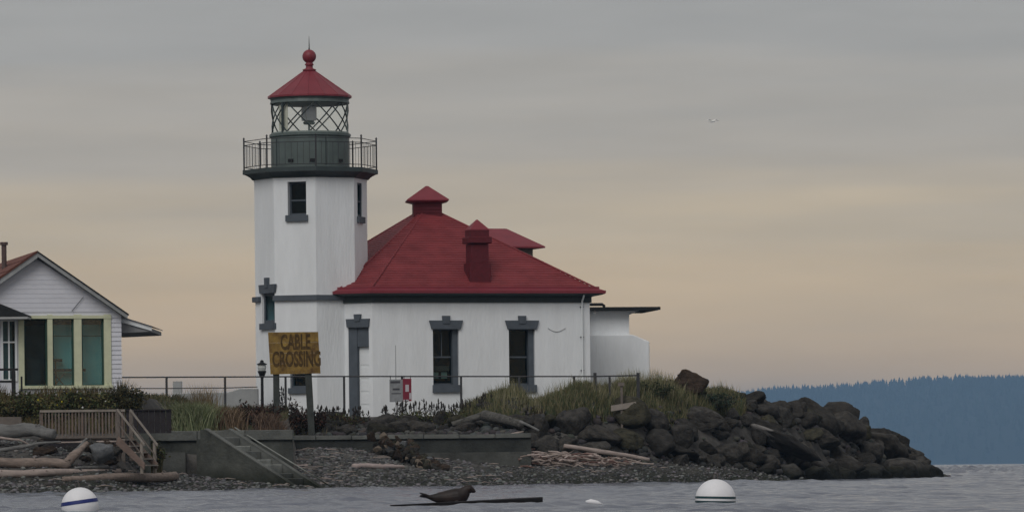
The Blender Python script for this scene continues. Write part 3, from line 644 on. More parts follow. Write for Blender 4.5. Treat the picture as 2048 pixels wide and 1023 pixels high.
# ------------------------------------------------------------------ CABLE CROSSING sign
SY = 152.9
SG = thing('cable_sign', L(590, 830, SY), 'large weathered yellow CABLE CROSSING sign on two dark wooden posts', 'sign')
def txt(body, size, px, py, d, m, parent, sx=1.0, rot=0.0, wpx=None):
    c = bpy.data.curves.new('lettering', 'FONT'); c.body = body; c.size = size; c.extrude = .004; c.align_x = 'CENTER'; c.align_y = 'CENTER'; c.offset = .022
    c.resolution_u = 3
    o = bpy.data.objects.new('tmp', c); COL.objects.link(o); dg = bpy.context.evaluated_depsgraph_get()
    me = bpy.data.meshes.new_from_object(o.evaluated_get(dg)); bpy.data.objects.remove(o)
    t = bpy.data.objects.new('lettering', me); COL.objects.link(t); me.materials.clear(); me.materials.append(m)
    ws = [v.co.x for v in me.vertices]; hs_ = [v.co.y for v in me.vertices]; w = max(ws) - min(ws)
    if wpx: sx = wpx * d / F / w
    cx_ = (max(ws) + min(ws)) / 2; cy_ = (max(hs_) + min(hs_)) / 2
    for v in me.vertices: v.co = ((v.co.x - cx_) * sx, v.co.y - cy_, v.co.z)
    p = L(px, py, d); t.rotation_euler = (radians(90), rot, 0); t.parent = parent; t.location = p - POS[parent.name]; POS[t.name] = p; return t
c4 = [L(*q, SY) for q in ((541, 748), (641, 746), (636, 663), (536, 664))]
mb = MB()
ymat = mat('weathered_yellow_paint', (.12, .055, .018), .75, .35, 3.4, .3, 20, col2=(.36, .235, .055))
for i in range(4):    # the boards of the sign
    t0, t1 = i / 4 + .0012, (i + 1) / 4 - .0012; A, Bq = c4[0].lerp(c4[3], t0), c4[1].lerp(c4[2], t0); C, Dq = c4[1].lerp(c4[2], t1), c4[0].lerp(c4[3], t1)
    mb = MB(); mb.prism_y([(A.x, A.z), (Bq.x, Bq.z), (C.x, C.z), (Dq.x, Dq.z)], SY, SY + .04); mb.build('sign_board', ymat, SG)
BRF = mat('faded_black_lettering', (.05, .03, .012), .8, .4, 9, col2=(.13, .075, .02))
txt('CABLE', .64, 591, 683, SY - .002, BRF, SG, wpx=60, rot=radians(-.6)); txt('CROSSING', .64, 593, 717, SY - .002, BRF, SG, wpx=97, rot=radians(-.6))
for (xa, xb, w, nm) in ((552, 553, 12, 'post'), (614, 623, 13, 'post')):
    A, Bq = L(xa, 700, SY + .12), L(xb, 836, SY + .12); h = w * SY / F / 2
    mb = MB(); mb.prism_y([(Bq.x - h, Bq.z - .5), (Bq.x + h, Bq.z - .5), (A.x + h, A.z), (A.x - h, A.z)], SY + .05, SY + .25); mb.build('post', mat('dark_post_wood', (.05, .055, .05), .85, .3, 3, .3, 18), SG)
mb = MB(); a_ = L(560, 669, SY + .1); b_ = L(618, 742, SY + .1); mb.box(c4[3].x + .1, c4[2].x - .1, SY + .042, SY + .09, b_.z, b_.z + .1); mb.box(c4[3].x + .1, c4[2].x - .1, SY + .042, SY + .09, a_.z - .1, a_.z); mb.build('cross_rail', DARKW, SG)

# ------------------------------------------------------------------ sea walls and concrete stair
SW2 = thing('sea_wall', (-3, 152, .5), 'long dark concrete sea wall with a paler cap below the lighthouse', 'wall')
xa, xb = L(560, 870, 152).x, L(1062, 870, 152).x; zt_ = L(800, 868, 152).z
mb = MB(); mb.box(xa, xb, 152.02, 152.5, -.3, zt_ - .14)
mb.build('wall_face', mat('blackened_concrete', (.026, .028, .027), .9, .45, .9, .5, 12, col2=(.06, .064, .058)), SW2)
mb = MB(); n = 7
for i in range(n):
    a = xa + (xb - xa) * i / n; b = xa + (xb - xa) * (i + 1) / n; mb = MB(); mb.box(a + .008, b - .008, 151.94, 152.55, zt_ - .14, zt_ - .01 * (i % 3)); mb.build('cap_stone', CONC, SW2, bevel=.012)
xq = L(730, 910, 151.9).x; mb = MB(); mb.box(xa, xb, 151.9, 152.01, -.3, L(800, 905, 152).z); mb.build('wall_footing', mat('footing_concrete', (.07, .072, .066), .9, .4, 1.5, .5, 12), SW2)
SW1 = thing('sea_wall', (-8, 136, .5), 'nearer grey concrete sea wall with thick cap beside the concrete beach steps', 'wall')
Y1 = 135.9; xa, xb = L(299, 870, Y1).x, L(586, 870, Y1).x; zt_ = L(440, 860, Y1).z; zc_ = L(440, 880, Y1).z
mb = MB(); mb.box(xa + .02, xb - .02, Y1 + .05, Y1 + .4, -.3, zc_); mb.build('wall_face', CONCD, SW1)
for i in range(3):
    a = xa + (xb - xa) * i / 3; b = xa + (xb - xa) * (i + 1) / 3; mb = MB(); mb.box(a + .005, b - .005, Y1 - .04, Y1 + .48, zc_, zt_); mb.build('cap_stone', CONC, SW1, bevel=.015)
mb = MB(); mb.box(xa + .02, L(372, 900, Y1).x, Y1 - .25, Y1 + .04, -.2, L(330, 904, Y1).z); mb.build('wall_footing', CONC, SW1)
mb = MB(); xr = -.0449 * 152; zr = zc_ - .02
mb.add([(xb - .3, Y1 + .48, -.3), (xb - .02, Y1 + .48, -.3), (xr + .1, 152.01, -.3), (xr - .2, 152.01, -.3), (xb - .3, Y1 + .48, zr), (xb - .02, Y1 + .48, zr), (xr + .1, 152.01, zr), (xr - .2, 152.01, zr)], [(0, 3, 2, 1), (4, 5, 6, 7), (0, 1, 5, 4), (1, 2, 6, 5), (2, 3, 7, 6), (3, 0, 4, 7)]); mb.build('return_wall', CONCD, SW1)
# steps
SA = -25; SO = L(410, 862, 134.5); SM = frame((SO.x, SO.y), SA); W_ = 1.35; zt0 = zt_ + .02
run = hit((SO.x, SO.y), SA, 603, 976); run_u, run_z = run[0], -.12
ST = thing('concrete_steps', (SO.x + 1, SO.y, 0), 'old concrete steps with sloping side walls running down to the water', 'steps')
for y0, y1, nm in ((0, .2, 'side_wall'), (W_, W_ + .2, 'side_wall')):
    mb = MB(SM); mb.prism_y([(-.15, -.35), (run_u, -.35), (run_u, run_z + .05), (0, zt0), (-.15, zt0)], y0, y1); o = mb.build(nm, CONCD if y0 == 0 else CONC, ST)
    mb = MB(SM); mb.prism_y([(run_u + .02, run_z + .05), (0, zt0), (0, zt0 + .03), (run_u + .02, run_z + .08)], y0 - .01, y1 + .01); mb.build('coping', CONC, o)
mb = MB(SM); mb.box(-.4, -.15, .25, .5, -.3, zt0 - .26); mb.build('buttress', CONCD, ST)
NS = 9
for i in range(NS):
    u0 = run_u * i / NS; z = zt0 - .08 + (run_z - zt0 + .08) * (i + .7) / NS
    mb = MB(SM); mb.box(u0, u0 + run_u / NS + .02, .2, W_, z - .22 - .2, z - .05 * (i % 2)); mb.build('step', CONCP if i in (1, 3, 4, 7) else CONC, ST, bevel=.02)
mb = MB(SM); p_ = [(0, W_ + .34, zt0 + .06), (run_u * 1.06, W_ + .34, run_z + .1)]; mb.tube(p_, .018, 6); mb.build('hand_rail', CONCP, ST)

# ------------------------------------------------------------------ house at left
HA = 13.0; HY = 135.6; HO = (L(150, 650, HY).x, HY); HM = frame(HO, HA)
HS = thing('beach_house', (HO[0] - 1, HO[1] + 2, 2.6), 'white clapboard house with a gable and tall teal windows in pale yellow-green frames', 'house')
def hh(px, py): return hit(HO, HA, px, py)
pk = hh(72, 512); rE = hh(246, 632); uRt = hh(243, 700)[0]; zW = hh(150, 628)[1]; uLf = 2 * pk[0] - uRt; slope = (pk[1] - rE[1]) / (rE[0] - pk[0]); ZF = 2.45
DEP = 8.0
wins = [hh(x0, 640)[0] for x0 in (48, 95, 105, 148, 163, 208)]; wz0, wz1 = hh(120, 771)[1], hh(120, 636)[1]
wo_ = [(wins[0], wins[1], wz0, wz1), (wins[2], wins[3], wz0, wz1), (wins[4], wins[5], wz0, wz1)]
lw = (hh(6, 700)[0], hh(30, 700)[0], hh(18, 758)[1], hh(18, 642)[1])
mb = MB(HM); wall(mb, HM, uLf, uRt, ZF - .4, zW, wo_ + [lw], .15)
gz = lambda u: pk[1] - .06 - abs(u - pk[0]) * slope
mb.add([(uLf, 0, zW), (uRt, 0, zW), (uRt, 0, max(zW, gz(uRt))), (pk[0], 0, pk[1] - .06), (uLf, 0, max(zW, gz(uLf)))], [(0, 1, 2, 3, 4)], HM)
for uu in (uLf, uRt): mb.add([(uu, 0, ZF - .4), (uu, DEP, ZF - .4), (uu, DEP, zW), (uu, 0, zW)], [(0, 1, 2, 3)], HM)
mb.add([(uLf, DEP, ZF - .4), (uRt, DEP, ZF - .4), (uRt, DEP, zW), (pk[0], DEP, pk[1] - .1), (uLf, DEP, zW)], [(0, 1, 2, 3, 4)], HM)
mb.build('wall', SIDING, HS)
# clapboards of the gable and of the wall right of the windows
bh = .125; z = zW + .06
while z < pk[1] - .16:
    hw = (pk[1] - .08 - z) / slope - .02; hw2 = max(.02, (pk[1] - .08 - z - bh) / slope - .02)
    ur, ul = min(uRt, pk[0] + hw), max(uLf, pk[0] - hw); ur2, ul2 = min(uRt, pk[0] + hw2), max(uLf, pk[0] - hw2)
    mb = MB(HM); mb.add([(ul, -.019, z), (ur, -.019, z), (ur2, -.012, z + bh), (ul2, -.012, z + bh), (ul, 0, z), (ur, 0, z), (ur2, 0, z + bh), (ul2, 0, z + bh)], [(0, 1, 2, 3), (4, 7, 6, 5), (0, 4, 5, 1), (1, 5, 6, 2), (2, 6, 7, 3), (3, 7, 4, 0)])
    mb.build('clapboard', SIDING, HS); z += bh
uf = hh(222, 700)[0]; z = ZF
while z < zW - .1:
    mb = MB(HM); mb.prism_y([(uf + .01, z), (uRt, z), (uRt, z + bh), (uf + .01, z + bh)], -.03, 0)
    for i in (2, 3, 6, 7): mb.v[i] += (HM.to_3x3() @ Vector((0, .02, 0))) if i < 4 else Vector((0, 0, 0))
    mb.build('clapboard', SIDING, HS); z += bh
# frame boards
fb = []
for x0, x1 in ((95, 105), (148, 163), (208, 222), (37, 48)):
    bits(HM, 'window_post', CREAM, HS, (hh(x0, 700)[0], hh(x1, 700)[0], -.05, .08, wz0 - .1, wz1 + .1))
bits(HM, 'window_head', CREAM, HS, (hh(40, 640)[0], hh(222, 640)[0], -.065, .05, wz1 - .01, wz1 + .075)); bits(HM, 'window_sill', CREAM, HS, (hh(37, 640)[0], hh(224, 640)[0], -.09, .1, wz0 - .07, wz0 + .01))
for a, b, c, d in wo_:
    mb = MB(HM); t_ = .035; mb.box(a, a + t_, .08, .13, c, d); mb.box(b - t_ * 1.6, b, .06, .13, c, d); mb.box(a + t_, b - t_ * 1.6, .081, .129, c, c + t_); mb.box(a + t_, b - t_ * 1.6, .081, .129, d - t_, d)
    w = mb.build('window', mat('dark_green_sash', (.02, .06, .045), .6, .2, 4), HS)
    bits(HM, 'glass', DGLASS if a == wo_[0][0] else glassmat('clear_glass', (.85, .95, .95), .04), w, (a + t_, b - t_ * 1.6, .10, .106, c + t_, d - t_))
for a, b, c, d in wo_:
    first = a == wo_[0][0]
    bits(HM, 'pane_backing', mat('blue_grey_backing', (.09, .14, .18), .8, .35, 2) if first else TEAL, HS, (a - .02, b + .02, .55 if not first else .8, .57 if not first else .82, c - .1, d - .16))  # panel added close behind the glass to catch daylight and tint the pane
    if not first: bits(HM, 'backing_strip', mat('teal_dark', (.035, .12, .125), .7, .1, 3), HS, (a, b, .53, .548, d - .48, d - .455))  # thin darker strip across the added panel
a, b, c, d = wo_[1]
bits(HM, 'inside_table', BLACK, HS, (a - .05, b + .35, .30, .45, c + .40, c + .47), (a + .1, a + .14, .33, .37, c - .3, c + .4), (b + .2, b + .24, .33, .37, c - .3, c + .4))
mb = MB(HM); mb.box(a, a + .30, .32, .44, c + .66, c + .74); mb.box(a + .10, a + .14, .36, .4, c + .47, c + .66); mb.tube([(a + .05, .25, c + .0), (a + .35, .25, c + .35)], .015, 5); mb.tube([(a + .35, .25, c + .0), (a + .05, .25, c + .35)], .015, 5); mb.build('inside_chair', BLACK, HS)
a, b, c, d = wo_[0]; bits(HM, 'inside_chair', mat('grey_chair', (.10, .11, .13), .8, .2, 4), HS, (a + .1, b - .15, .4, .6, c - .1, c + .75))
bits(HM, 'inner_wall', INNER, HS, (uLf + .1, uRt - .1, 1.2, 1.25, ZF - .3, zW - .05))
# small white window at the far left
a, b, c, d = lw; mb = MB(HM); t_ = .05
mb.box(a - t_, a, -.04, .06, c - t_, d + t_); mb.box(b, b + t_, -.04, .06, c - t_, d + t_); mb.box(a, b, -.039, .059, c - t_, c); mb.box(a, b, -.039, .059, d, d + t_); mb.box(a, b, 0, .05, (c + d) / 2 + .2, (c + d) / 2 + .24)
mb.box((a + b) / 2 - .02, (a + b) / 2 + .02, .001, .049, c, d)
w = mb.build('window', WHITE2, HS); bits(HM, 'glass', DGLASS, w, (a, b, .052, .058, c, d)); bits(HM, 'curtain', mat('pale_curtain', (.35, .37, .36), .9, .15, 6), w, (a, b - .05, .12, .14, c, d))
# roof: two slabs, ridge going back
t = .10; ov = .28; ue = hh(252, 637)[0]
def slab(name, u_e, m, th0=0., th1=.09, y0=-.30, y1=DEP + .3, par=HS):
    z_e = pk[1] - abs(u_e - pk[0]) * slope
    mb = MB(HM); mb.prism_y([(pk[0], pk[1] + th0), (u_e, z_e + th0), (u_e, z_e + th1), (pk[0], pk[1] + th1)], y0, y1); return mb.build(name, m, par)
MATS_BB = mat('grey_white_board', (.30, .31, .31), .7, .2, 4)
r1 = slab('roof', ue + .03, ROOFK, .09, .13, -.34); r2 = slab('roof', 2 * pk[0] - ue - .03, ROOFB, .09, .13, -.34)
slab('barge_board', ue, MATS_BB, -.02, .088, -.31, -.27, r1); slab('barge_board', 2 * pk[0] - ue, MATS_BB, -.06, .088, -.31, -.27, r2)
slab('soffit', ue - .02, mat('grey_soffit', (.25, .255, .26), .8, .1, 3), -.02, .085, -.265, DEP, r1); slab('soffit', 2 * pk[0] - ue + .02, MATS['grey_soffit'], -.02, .085, -.265, DEP, r2)
for i in range(7):     # courses of the left slope
    f0, f1 = i / 7, (i + 1) / 7; u_ = lambda f: pk[0] + (uLf - .5 - pk[0]) * f
    mb = MB(HM); zf = lambda f, e: pk[1] - abs(u_(f) - pk[0]) * slope + e
    mb.prism_y([(u_(f0), zf(f0, .131)), (u_(f1), zf(f1, .131)), (u_(f1), zf(f1, .165)), (u_(f0), zf(f0, .137))], -.35, DEP + .3); mb.build('roof_course', ROOFB, r2)
mb = MB(HM); p1, p2, pz = hh(175, 562), hh(143, 622), -.2
p1 = hh(166, 594); mb.tube([(p1[0], -.06, p1[1]), (p2[0], -.05, p2[1])], .009, 4); mb.build('gable_cable', RAILM, HS)
# flue
p = hh(8, 500); fy = 3.0
fl_ = HM @ Vector((p[0] - .25, fy, 0)); fx = L(8, 500, fl_.y).x
mb = MB(); zt1, zb1 = L(8, 484, fl_.y).z, L(8, 520, fl_.y).z; mb.poly_rings([(.07, zb1 - .5), (.07, zt1 - .08)], 10, (fx, fl_.y)); mb.poly_rings([(.11, zt1 - .08), (.11, zt1)], 10, (fx, fl_.y)); mb.build('flue', mat('rusty_flue', (.10, .07, .065), .6, .3, 6), HS)
# side eave wing at right
zE = hh(243, 634)[1]; a = HM @ Vector((uRt, 1.2, 0))
e1, e2 = L(306, 657, 137.2), L(240, 632, 137.0)
mb = MB(); xl = e2.x - .2
mb.add([(xl, 136.3, e2.z + .02), (e1.x, 136.3, e1.z), (e1.x, 136.3, e1.z - .10), (xl, 136.3, e1.z - .14), (xl, 140.5, e2.z + .02), (e1.x, 140.5, e1.z), (e1.x, 140.5, e1.z - .10), (xl, 140.5, e1.z - .14)],
       [(0, 1, 2, 3), (4, 7, 6, 5), (0, 4, 5, 1), (1, 5, 6, 2), (2, 6, 7, 3), (3, 7, 4, 0)]); ew = mb.build('side_eave', MATS['grey_soffit'], HS)
mb = MB(); mb.add([(xl, 136.25, e2.z + .05), (e1.x + .03, 136.25, e1.z + .03), (e1.x + .03, 136.25, e1.z - .08), (xl, 136.25, e2.z - .10), (xl, 136.299, e2.z + .05), (e1.x + .03, 136.299, e1.z + .03), (e1.x + .03, 136.299, e1.z - .08), (xl, 136.299, e2.z - .10)],
       [(0, 1, 2, 3), (4, 7, 6, 5), (0, 4, 5, 1), (1, 5, 6, 2), (2, 6, 7, 3), (3, 7, 4, 0)]); mb.build('fascia', WHITE2, ew)
mb = MB(); mb.add([(xl, 136.2, e2.z + .051), (e1.x + .04, 136.2, e1.z + .031), (e1.x + .04, 140.5, e1.z + .031), (xl, 140.5, e2.z + .051), (xl, 136.2, e2.z + .07), (e1.x + .04, 136.2, e1.z + .05), (e1.x + .04, 140.5, e1.z + .05), (xl, 140.5, e2.z + .07)],
       [(0, 1, 2, 3), (4, 7, 6, 5), (0, 4, 5, 1), (1, 5, 6, 2), (2, 6, 7, 3), (3, 7, 4, 0)]); mb.build('eave_roofing', mat('grey_roofing', (.12, .12, .13), .9, .2, 6), ew)
# porch roof at far left
q0, q1, q2 = L(-60, 590, 134.6), L(0, 607, 134.6), L(58, 632, 134.6); z_ = q2.z
mb = MB(); mb.prism_y([(q0.x, z_), (q2.x, z_), (q2.x, z_ + .02), (q1.x, q1.z), (q0.x, q0.z)], 134.4, 135.5); po = mb.build('porch_roof', ROOFK, HS)
mb = MB(); mb.box(q0.x, q2.x - .02, 134.42, 135.45, z_ - .07, z_ - .001); mb.build('porch_fascia', mat('grey_white_paint', (.4, .41, .41), .7, .1, 3), po)

# dark balcony rail in front of the left window
DRL = thing('porch_railing', L(15, 790, 134), 'black railing end with thick posts at the left edge before the house', 'railing')
mb = MB(); a_, b_ = L(-40, 738, 134), L(36, 738, 134); mb.box(a_.x, b_.x, 133.95, 134.05, b_.z - .03, b_.z + .03); mb.build('top_rail', BLACK, DRL)
b2 = L(30, 762, 134); mb = MB(); mb.box(a_.x, b2.x, 133.96, 134.04, b2.z - .03, b2.z + .03); mb.build('lower_rail', BLACK, DRL)
p = L(27, 750, 134); mb = MB(); mb.box(p.x - .05, p.x + .05, 133.94, 134.06, Hs(p.x, 134) - .1, p.z + .12); mb.build('post', BLACK, DRL)
p = L(43, 752, 133.8); mb = MB(); mb.box(p.x - .025, p.x + .025, 133.78, 133.82, Hs(p.x, 133.8) - .1, p.z); mb.build('post', BLACK, DRL)

# ------------------------------------------------------------------ deck, stair and dark screen
DK = thing('deck', L(160, 880, 129), 'small weathered wooden deck with upright balusters below the house', 'deck')
dy = 129.3; x0, x1 = L(80, 870, dy).x, L(250, 870, dy).x; zt_, zb2 = L(165, 820, dy).z, L(165, 874, dy).z
mb = MB(); mb.box(x0, x1, dy - .03, dy + .09, zt_ - .04, zt_ + .02); mb.build('top_rail', DECKP, DK)
mb = MB(); mb.box(x0, x1, dy - .01, dy + .05, zb2 - .02, zb2 + .04); mb.build('bottom_rail', DECKW, DK)
nb = 25
for i in range(nb):
    x = x0 + .06 + (x1 - x0 - .12) * i / (nb - 1); w = .02
    mb = MB(); mb.box(x - w, x + w, dy - .005, dy + .03, zb2 + .04, zt_ - .04); mb.build('baluster', DECKW if i % 3 else BROWNW, DK)
for x in (x0 + .03, x1 - .05, (x0 + x1) * .5): mb = MB(); mb.box(x - .045, x + .045, dy + .032, dy + .12, Hs(x, dy) - .2, zt_ - .04); mb.build('post', DECKW, DK)
nb = 9
for i in range(nb):
    y = dy + .13 + i * .2; mb = MB(); mb.box(x0 - .05, x1 + .05, y, y + .18, zb2 - .06, zb2 - .02); mb.build('deck_board', DECKW, DK)
mb = MB(); mb.box(x0 - .05, x1 + .05, dy + .05, dy + .12, zb2 - .25, zb2 - .061); mb.build('beam', DARKW, DK)
mb = MB(); a_ = L(-40, 834, 130); b_ = L(47, 834, 130); mb.box(a_.x, b_.x, 129.4, 129.5, a_.z - .22, a_.z); c_ = mb.build('retaining_board', DECKW, DK)
SCN = thing('board_screen', L(296, 860, 131), 'dark close-boarded screen between the deck and the grey sea wall', 'fence')
xa, xb = L(252, 840, 131.2).x, L(343, 840, 131.2).x; zt_2 = L(296, 820, 131.2).z; zb3 = L(296, 858, 131.2).z
for i in range(8):
    a = xa + (xb - xa) * i / 8; mb = MB(); mb.box(a + .006, a + (xb - xa) / 8 - .006, 131.2, 131.24, zb3 - .1, zt_2); mb.build('board', DARKW, SCN)
mb = MB(); mb.box(xa, xb, 131.15, 131.3, zt_2, zt_2 + .03); mb.build('cap_rail', DARKW, SCN)
mb = MB(); mb.box(xa, L(299, 870, 131.2).x, 131.0, 131.6, .2, zb3 - .1); mb.build('plinth', CONCD, SCN)
BSA = -16; bo = L(235, 874, 127.9); BSM = frame((bo.x, bo.y), BSA); BS = thing('beach_stairs', (bo.x + .3, bo.y, .3), 'brown wooden stairs with pale handrails from the deck to the beach', 'stairs')
wd = .95; end = hit((bo.x, bo.y), BSA, 288, 938); eu, ez = end; tz0 = bo.z
for y0 in (0, wd):
    mb = MB(BSM); mb.prism_y([(eu, ez), (eu + .02, ez + .16), (.02, tz0 + .04), (-.05, tz0 - .16)], y0, y0 + .045); mb.build('stringer', BROWNW, BS)
    hr0, hr1 = tz0 + .68, ez + .60
    mb = MB(BSM); mb.prism_y([(eu + .02, hr1), (eu + .02, hr1 + .055), (0, hr0 + .055), (0, hr0)], y0 - .02, y0 + .06); mb.build('handrail', DECKP, BS)
    mb = MB(BSM); mb.box(-.05, .05, y0 + .046, y0 + .13, tz0 - .6, hr0 + .03); mb.build('rail_post', DECKW, BS)
    mb = MB(BSM); mb.box(eu - .12, eu - .05, y0 + .046, y0 + .12, ez - .1, hr1 + .1); mb.build('rail_post', DECKP, BS)
    mb = MB(BSM); mb.prism_y([(eu, hr1 - .32), (eu, hr1 - .28), (0, hr0 - .28), (0, hr0 - .32)], y0 + .005, y0 + .04); mb.build('mid_rail', DECKW, BS)
for i in range(5):
    f = (i + .5) / 5; mb = MB(BSM); mb.box(eu * f - .1, eu * f + .12, .046, wd - .002, tz0 + (ez - tz0) * f + .01, tz0 + (ez - tz0) * f + .045); mb.build('tread', DECKP, BS)

# ------------------------------------------------------------------ logs and driftwood
DRIFTK = mat('dark_grey_driftwood', (.085, .082, .075), .9, .5, 3, .8, 14, stretch=(1, 5, 5), col2=(.17, .165, .15))
def log(label, pts, r, m, cat='log', name='driftwood_log', n=10, knots=True, group=None, seg=7):
    """a crooked tapering log with rough ends and stubs"""
    P = [Vector(p) for p in pts]; out = []; rad = []; ns = len(P) - 1
    for i in range(ns):
        for j in range(seg): t = j / seg; out.append(P[i].lerp(P[i + 1], t)); rad.append(r[i] + (r[i + 1] - r[i]) * t)
    out.append(P[-1]); rad.append(r[-1])
    mb = MB(); rings = []
    ph = random.random() * 9
    for i, p in enumerate(out):
        tdir = (out[min(i + 1, len(out) - 1)] - out[max(i - 1, 0)]).normalized(); a = tdir.cross(Vector((0, 0, 1))).normalized(); b = tdir.cross(a)
        wob = a * sin(i * .9 + ph) * rad[i] * .18 + b * cos(i * .7 + ph) * rad[i] * .15
        rings.append([p + wob + (a * cos(2 * pi * k / n) + b * sin(2 * pi * k / n)) * rad[i] * (1 + random.uniform(-.12, .12)) for k in range(n)])
    c = sum(rings[0], Vector()) / n; d = (out[0] - out[1]).normalized(); rings.insert(0, [c + (q - c) * .75 + d * rad[0] * random.uniform(.05, .3) for q in rings[0]])
    c = sum(rings[-1], Vector()) / n; d = (out[-1] - out[-2]).normalized(); rings.append([c + (q - c) * .7 + d * rad[-1] * random.uniform(.05, .35) for q in rings[-1]])
    mb.loft(rings)
    if knots:
        for q in range(2 + len(out) // 8):
            i = random.randrange(1, len(out) - 1); rr_ = rad[i] * .3; up = Vector((random.uniform(-.4, .4), -random.uniform(.2, .9), random.uniform(.3, 1))).normalized()
            mb.tube([out[i] + up * rad[i] * .5, out[i] + up * rad[i] * 1.35], [rr_, rr_ * .6], 6)
    o = mb.build(name, m, smooth=True); return tag(o, label, cat, group)
log('big grey log at the left edge below the deck, topmost of the logs', [L(-60, 862, 128.2), L(50, 859, 128.0), L(108, 866, 127.7)], [.20, .18, .13], DRIFTG, n=14)
log('tan log with an upturned root end under the deck', [G(-60, 924, .13), G(60, 924, .12), G(130, 927, .12), G(150, 927, .12) + Vector((0, 0, .22)), G(175, 925, .1) + Vector((0, 0, .52))], [.13, .125, .12, .11, .05], DRIFT, n=14)
log('long pale tan log lying along the left beach behind the buoy', [G(-60, 946, .09), G(90, 945, .085), G(240, 941, .06)], [.10, .095, .07], DRIFTP, n=12)
log('thick brown log ending at a rounded butt near the wooden stairs', [G(128, 957, .06), G(240, 954, .10), G(352, 952, .11)], [.07, .115, .12], DRIFT, n=14)
log('bent grey branch across the left beach under the big grey log', [L(-50, 905, 126.4), L(20, 897, 126.6), L(70, 887, 126.9), L(122, 882, 127.2)], [.045, .05, .04, .02], DRIFTG, n=8)
log('thin pale bough arching at the left edge above the tan log', [L(-50, 873, 126.6), L(0, 875, 126.7), L(38, 879, 126.8), L(64, 890, 127.0)], [.04, .035, .03, .015], DRIFTP, n=8)
log('short grey root prong standing beside the upturned root end', [G(140, 915, .05), G(142, 915, .05) + Vector((.2, 0, .25)), G(144, 915, .05) + Vector((.38, .1, .5))], [.07, .06, .03], DRIFTG, n=8)
log('thin weathered pole lying level in front of the deck base', [L(110, 884, 128.4), L(232, 882, 128.5)], [.022, .03], DRIFTP, n=6, knots=False)
log('slim broken branch on the tan log near the stair foot', [G(150, 935, .1), G(215, 932, .06)], [.03, .045], DRIFTG, n=7)
log('dark wet log lying at the waterline left of the concrete steps', [G(90, 968, .02), G(250, 972, .02)], [.04, .05], mat('wet_dark_wood', (.04, .033, .03), .6, .3, 4, .3, 18), n=8)
log('pale flat log on the gravel left of the rubble heap', [G(706, 931, .06), G(760, 932, .07), G(806, 933, .04)], [.075, .085, .05], mat('bleached_wood', (.40, .33, .31), .85, .2, 2, .4, 18), n=10)
log('pale stick just beyond the foot of the concrete steps', [G(585, 931, .03), G(615, 930, .03)], [.035, .04], MATS['bleached_wood'], n=7, knots=False)
log('long bleached log sloping down right over the driftwood pile', [L(1128, 891, 152.5), L(1205, 902, 152.6), L(1298, 918, 152.9)], [.06, .075, .055], DRIFTP, n=10)
log('thin driftwood stick lying at the foot of the sea wall left of the pile', [G(930, 913, .03), G(1032, 916, .03)], [.03, .02], DRIFTP, n=6, knots=False)
log('thick grey log end jutting from the rocks above the sea wall', [L(968, 828, 154.3), L(1042, 849, 153.2)], [.17, .13], DRIFTK, n=9, seg=4)
log('crooked grey log under the grass left of the jutting log end', [L(905, 848, 154.3), L(968, 828, 154.3)], [.09, .11], DRIFTK, n=8, seg=3)
log('short pale branch lying in the rocks below the jutting log end', [L(1040, 842, 152.9), L(1078, 860, 152.6)], [.05, .03], DRIFTG, n=8)
# driftwood pile: pieces
P_ = thing('driftwood_pile', L(1140, 920, 151), 'heap of small pinkish bleached driftwood scraps on the gravel below the dark boulders', 'driftwood pile')
sm = [mat('pink_bleached_wood', (.42, .345, .315), .85, .25, 3, .3, 18), DRIFTP, DRIFT, mat('reddish_wood', (.17, .10, .085), .85, .3, 3, .3, 18)]
for i in range(190):
    px = random.triangular(1030, 1300, 1110); f = (px - 1030) / 270; py = random.uniform(899 + 12 * f, 918 + 6 * f);
    f = min(1, max(0, f)); xq_ = lev(px, 908)[0] * 152.4 / F; yq_ = float(np.interp(xq_, FX, FY_)) + .15 - random.random() * 1.1
    hr_ = random.random() ** 1.3 * (.42 - .28 * f) * (1 - abs(2 * f - .7) ** 3 * .3); c = Vector((xq_, yq_, Hs(xq_, yq_) + hr_ + .02)); an = random.gauss(0, .5); l = random.uniform(.08, .32); el = random.gauss(0, .2)
    dv = Vector((cos(an) * cos(el), sin(an) * cos(el), sin(el))) * l; mb = MB(); mb.tube([c - dv, c + Vector((0, 0, random.uniform(-.02, .03))), c + dv], [.02, .03, .012], 5); mb.build('stick', random.choices(sm, [4, 4, 2, 2])[0], P_)
# twigs and weed scraps washed up along the beach: nobody could count them
mb = MB(); n_ = 0
while n_ < 110:
    x = random.uniform(-14, 7.5); y = random.uniform(118, 160); s_ = float(sdist(np.array([x]), np.array([y]))[0]); top_ = 152 if x > -.0447 * y else 135.5 if x > -9.9 else 126
    if x > .3: top_ = float(np.interp(x, FX, FY_))
    if not (1.2 + 1.2 * sin(x * 1.3) < s_ < 8) or y > top_: continue
    n_ += 1; z = Hs(x, y) + .03; a = random.gauss(0, .5); l = random.uniform(.06, .28); mb.tube([(x - cos(a) * l, y - sin(a) * l, z), (x, y, z + random.uniform(.0, .04)), (x + cos(a) * l, y + sin(a) * l, z)], [.008, .014, .006], 4)
mb.build('beach_twigs', DRIFTP, kind='stuff')
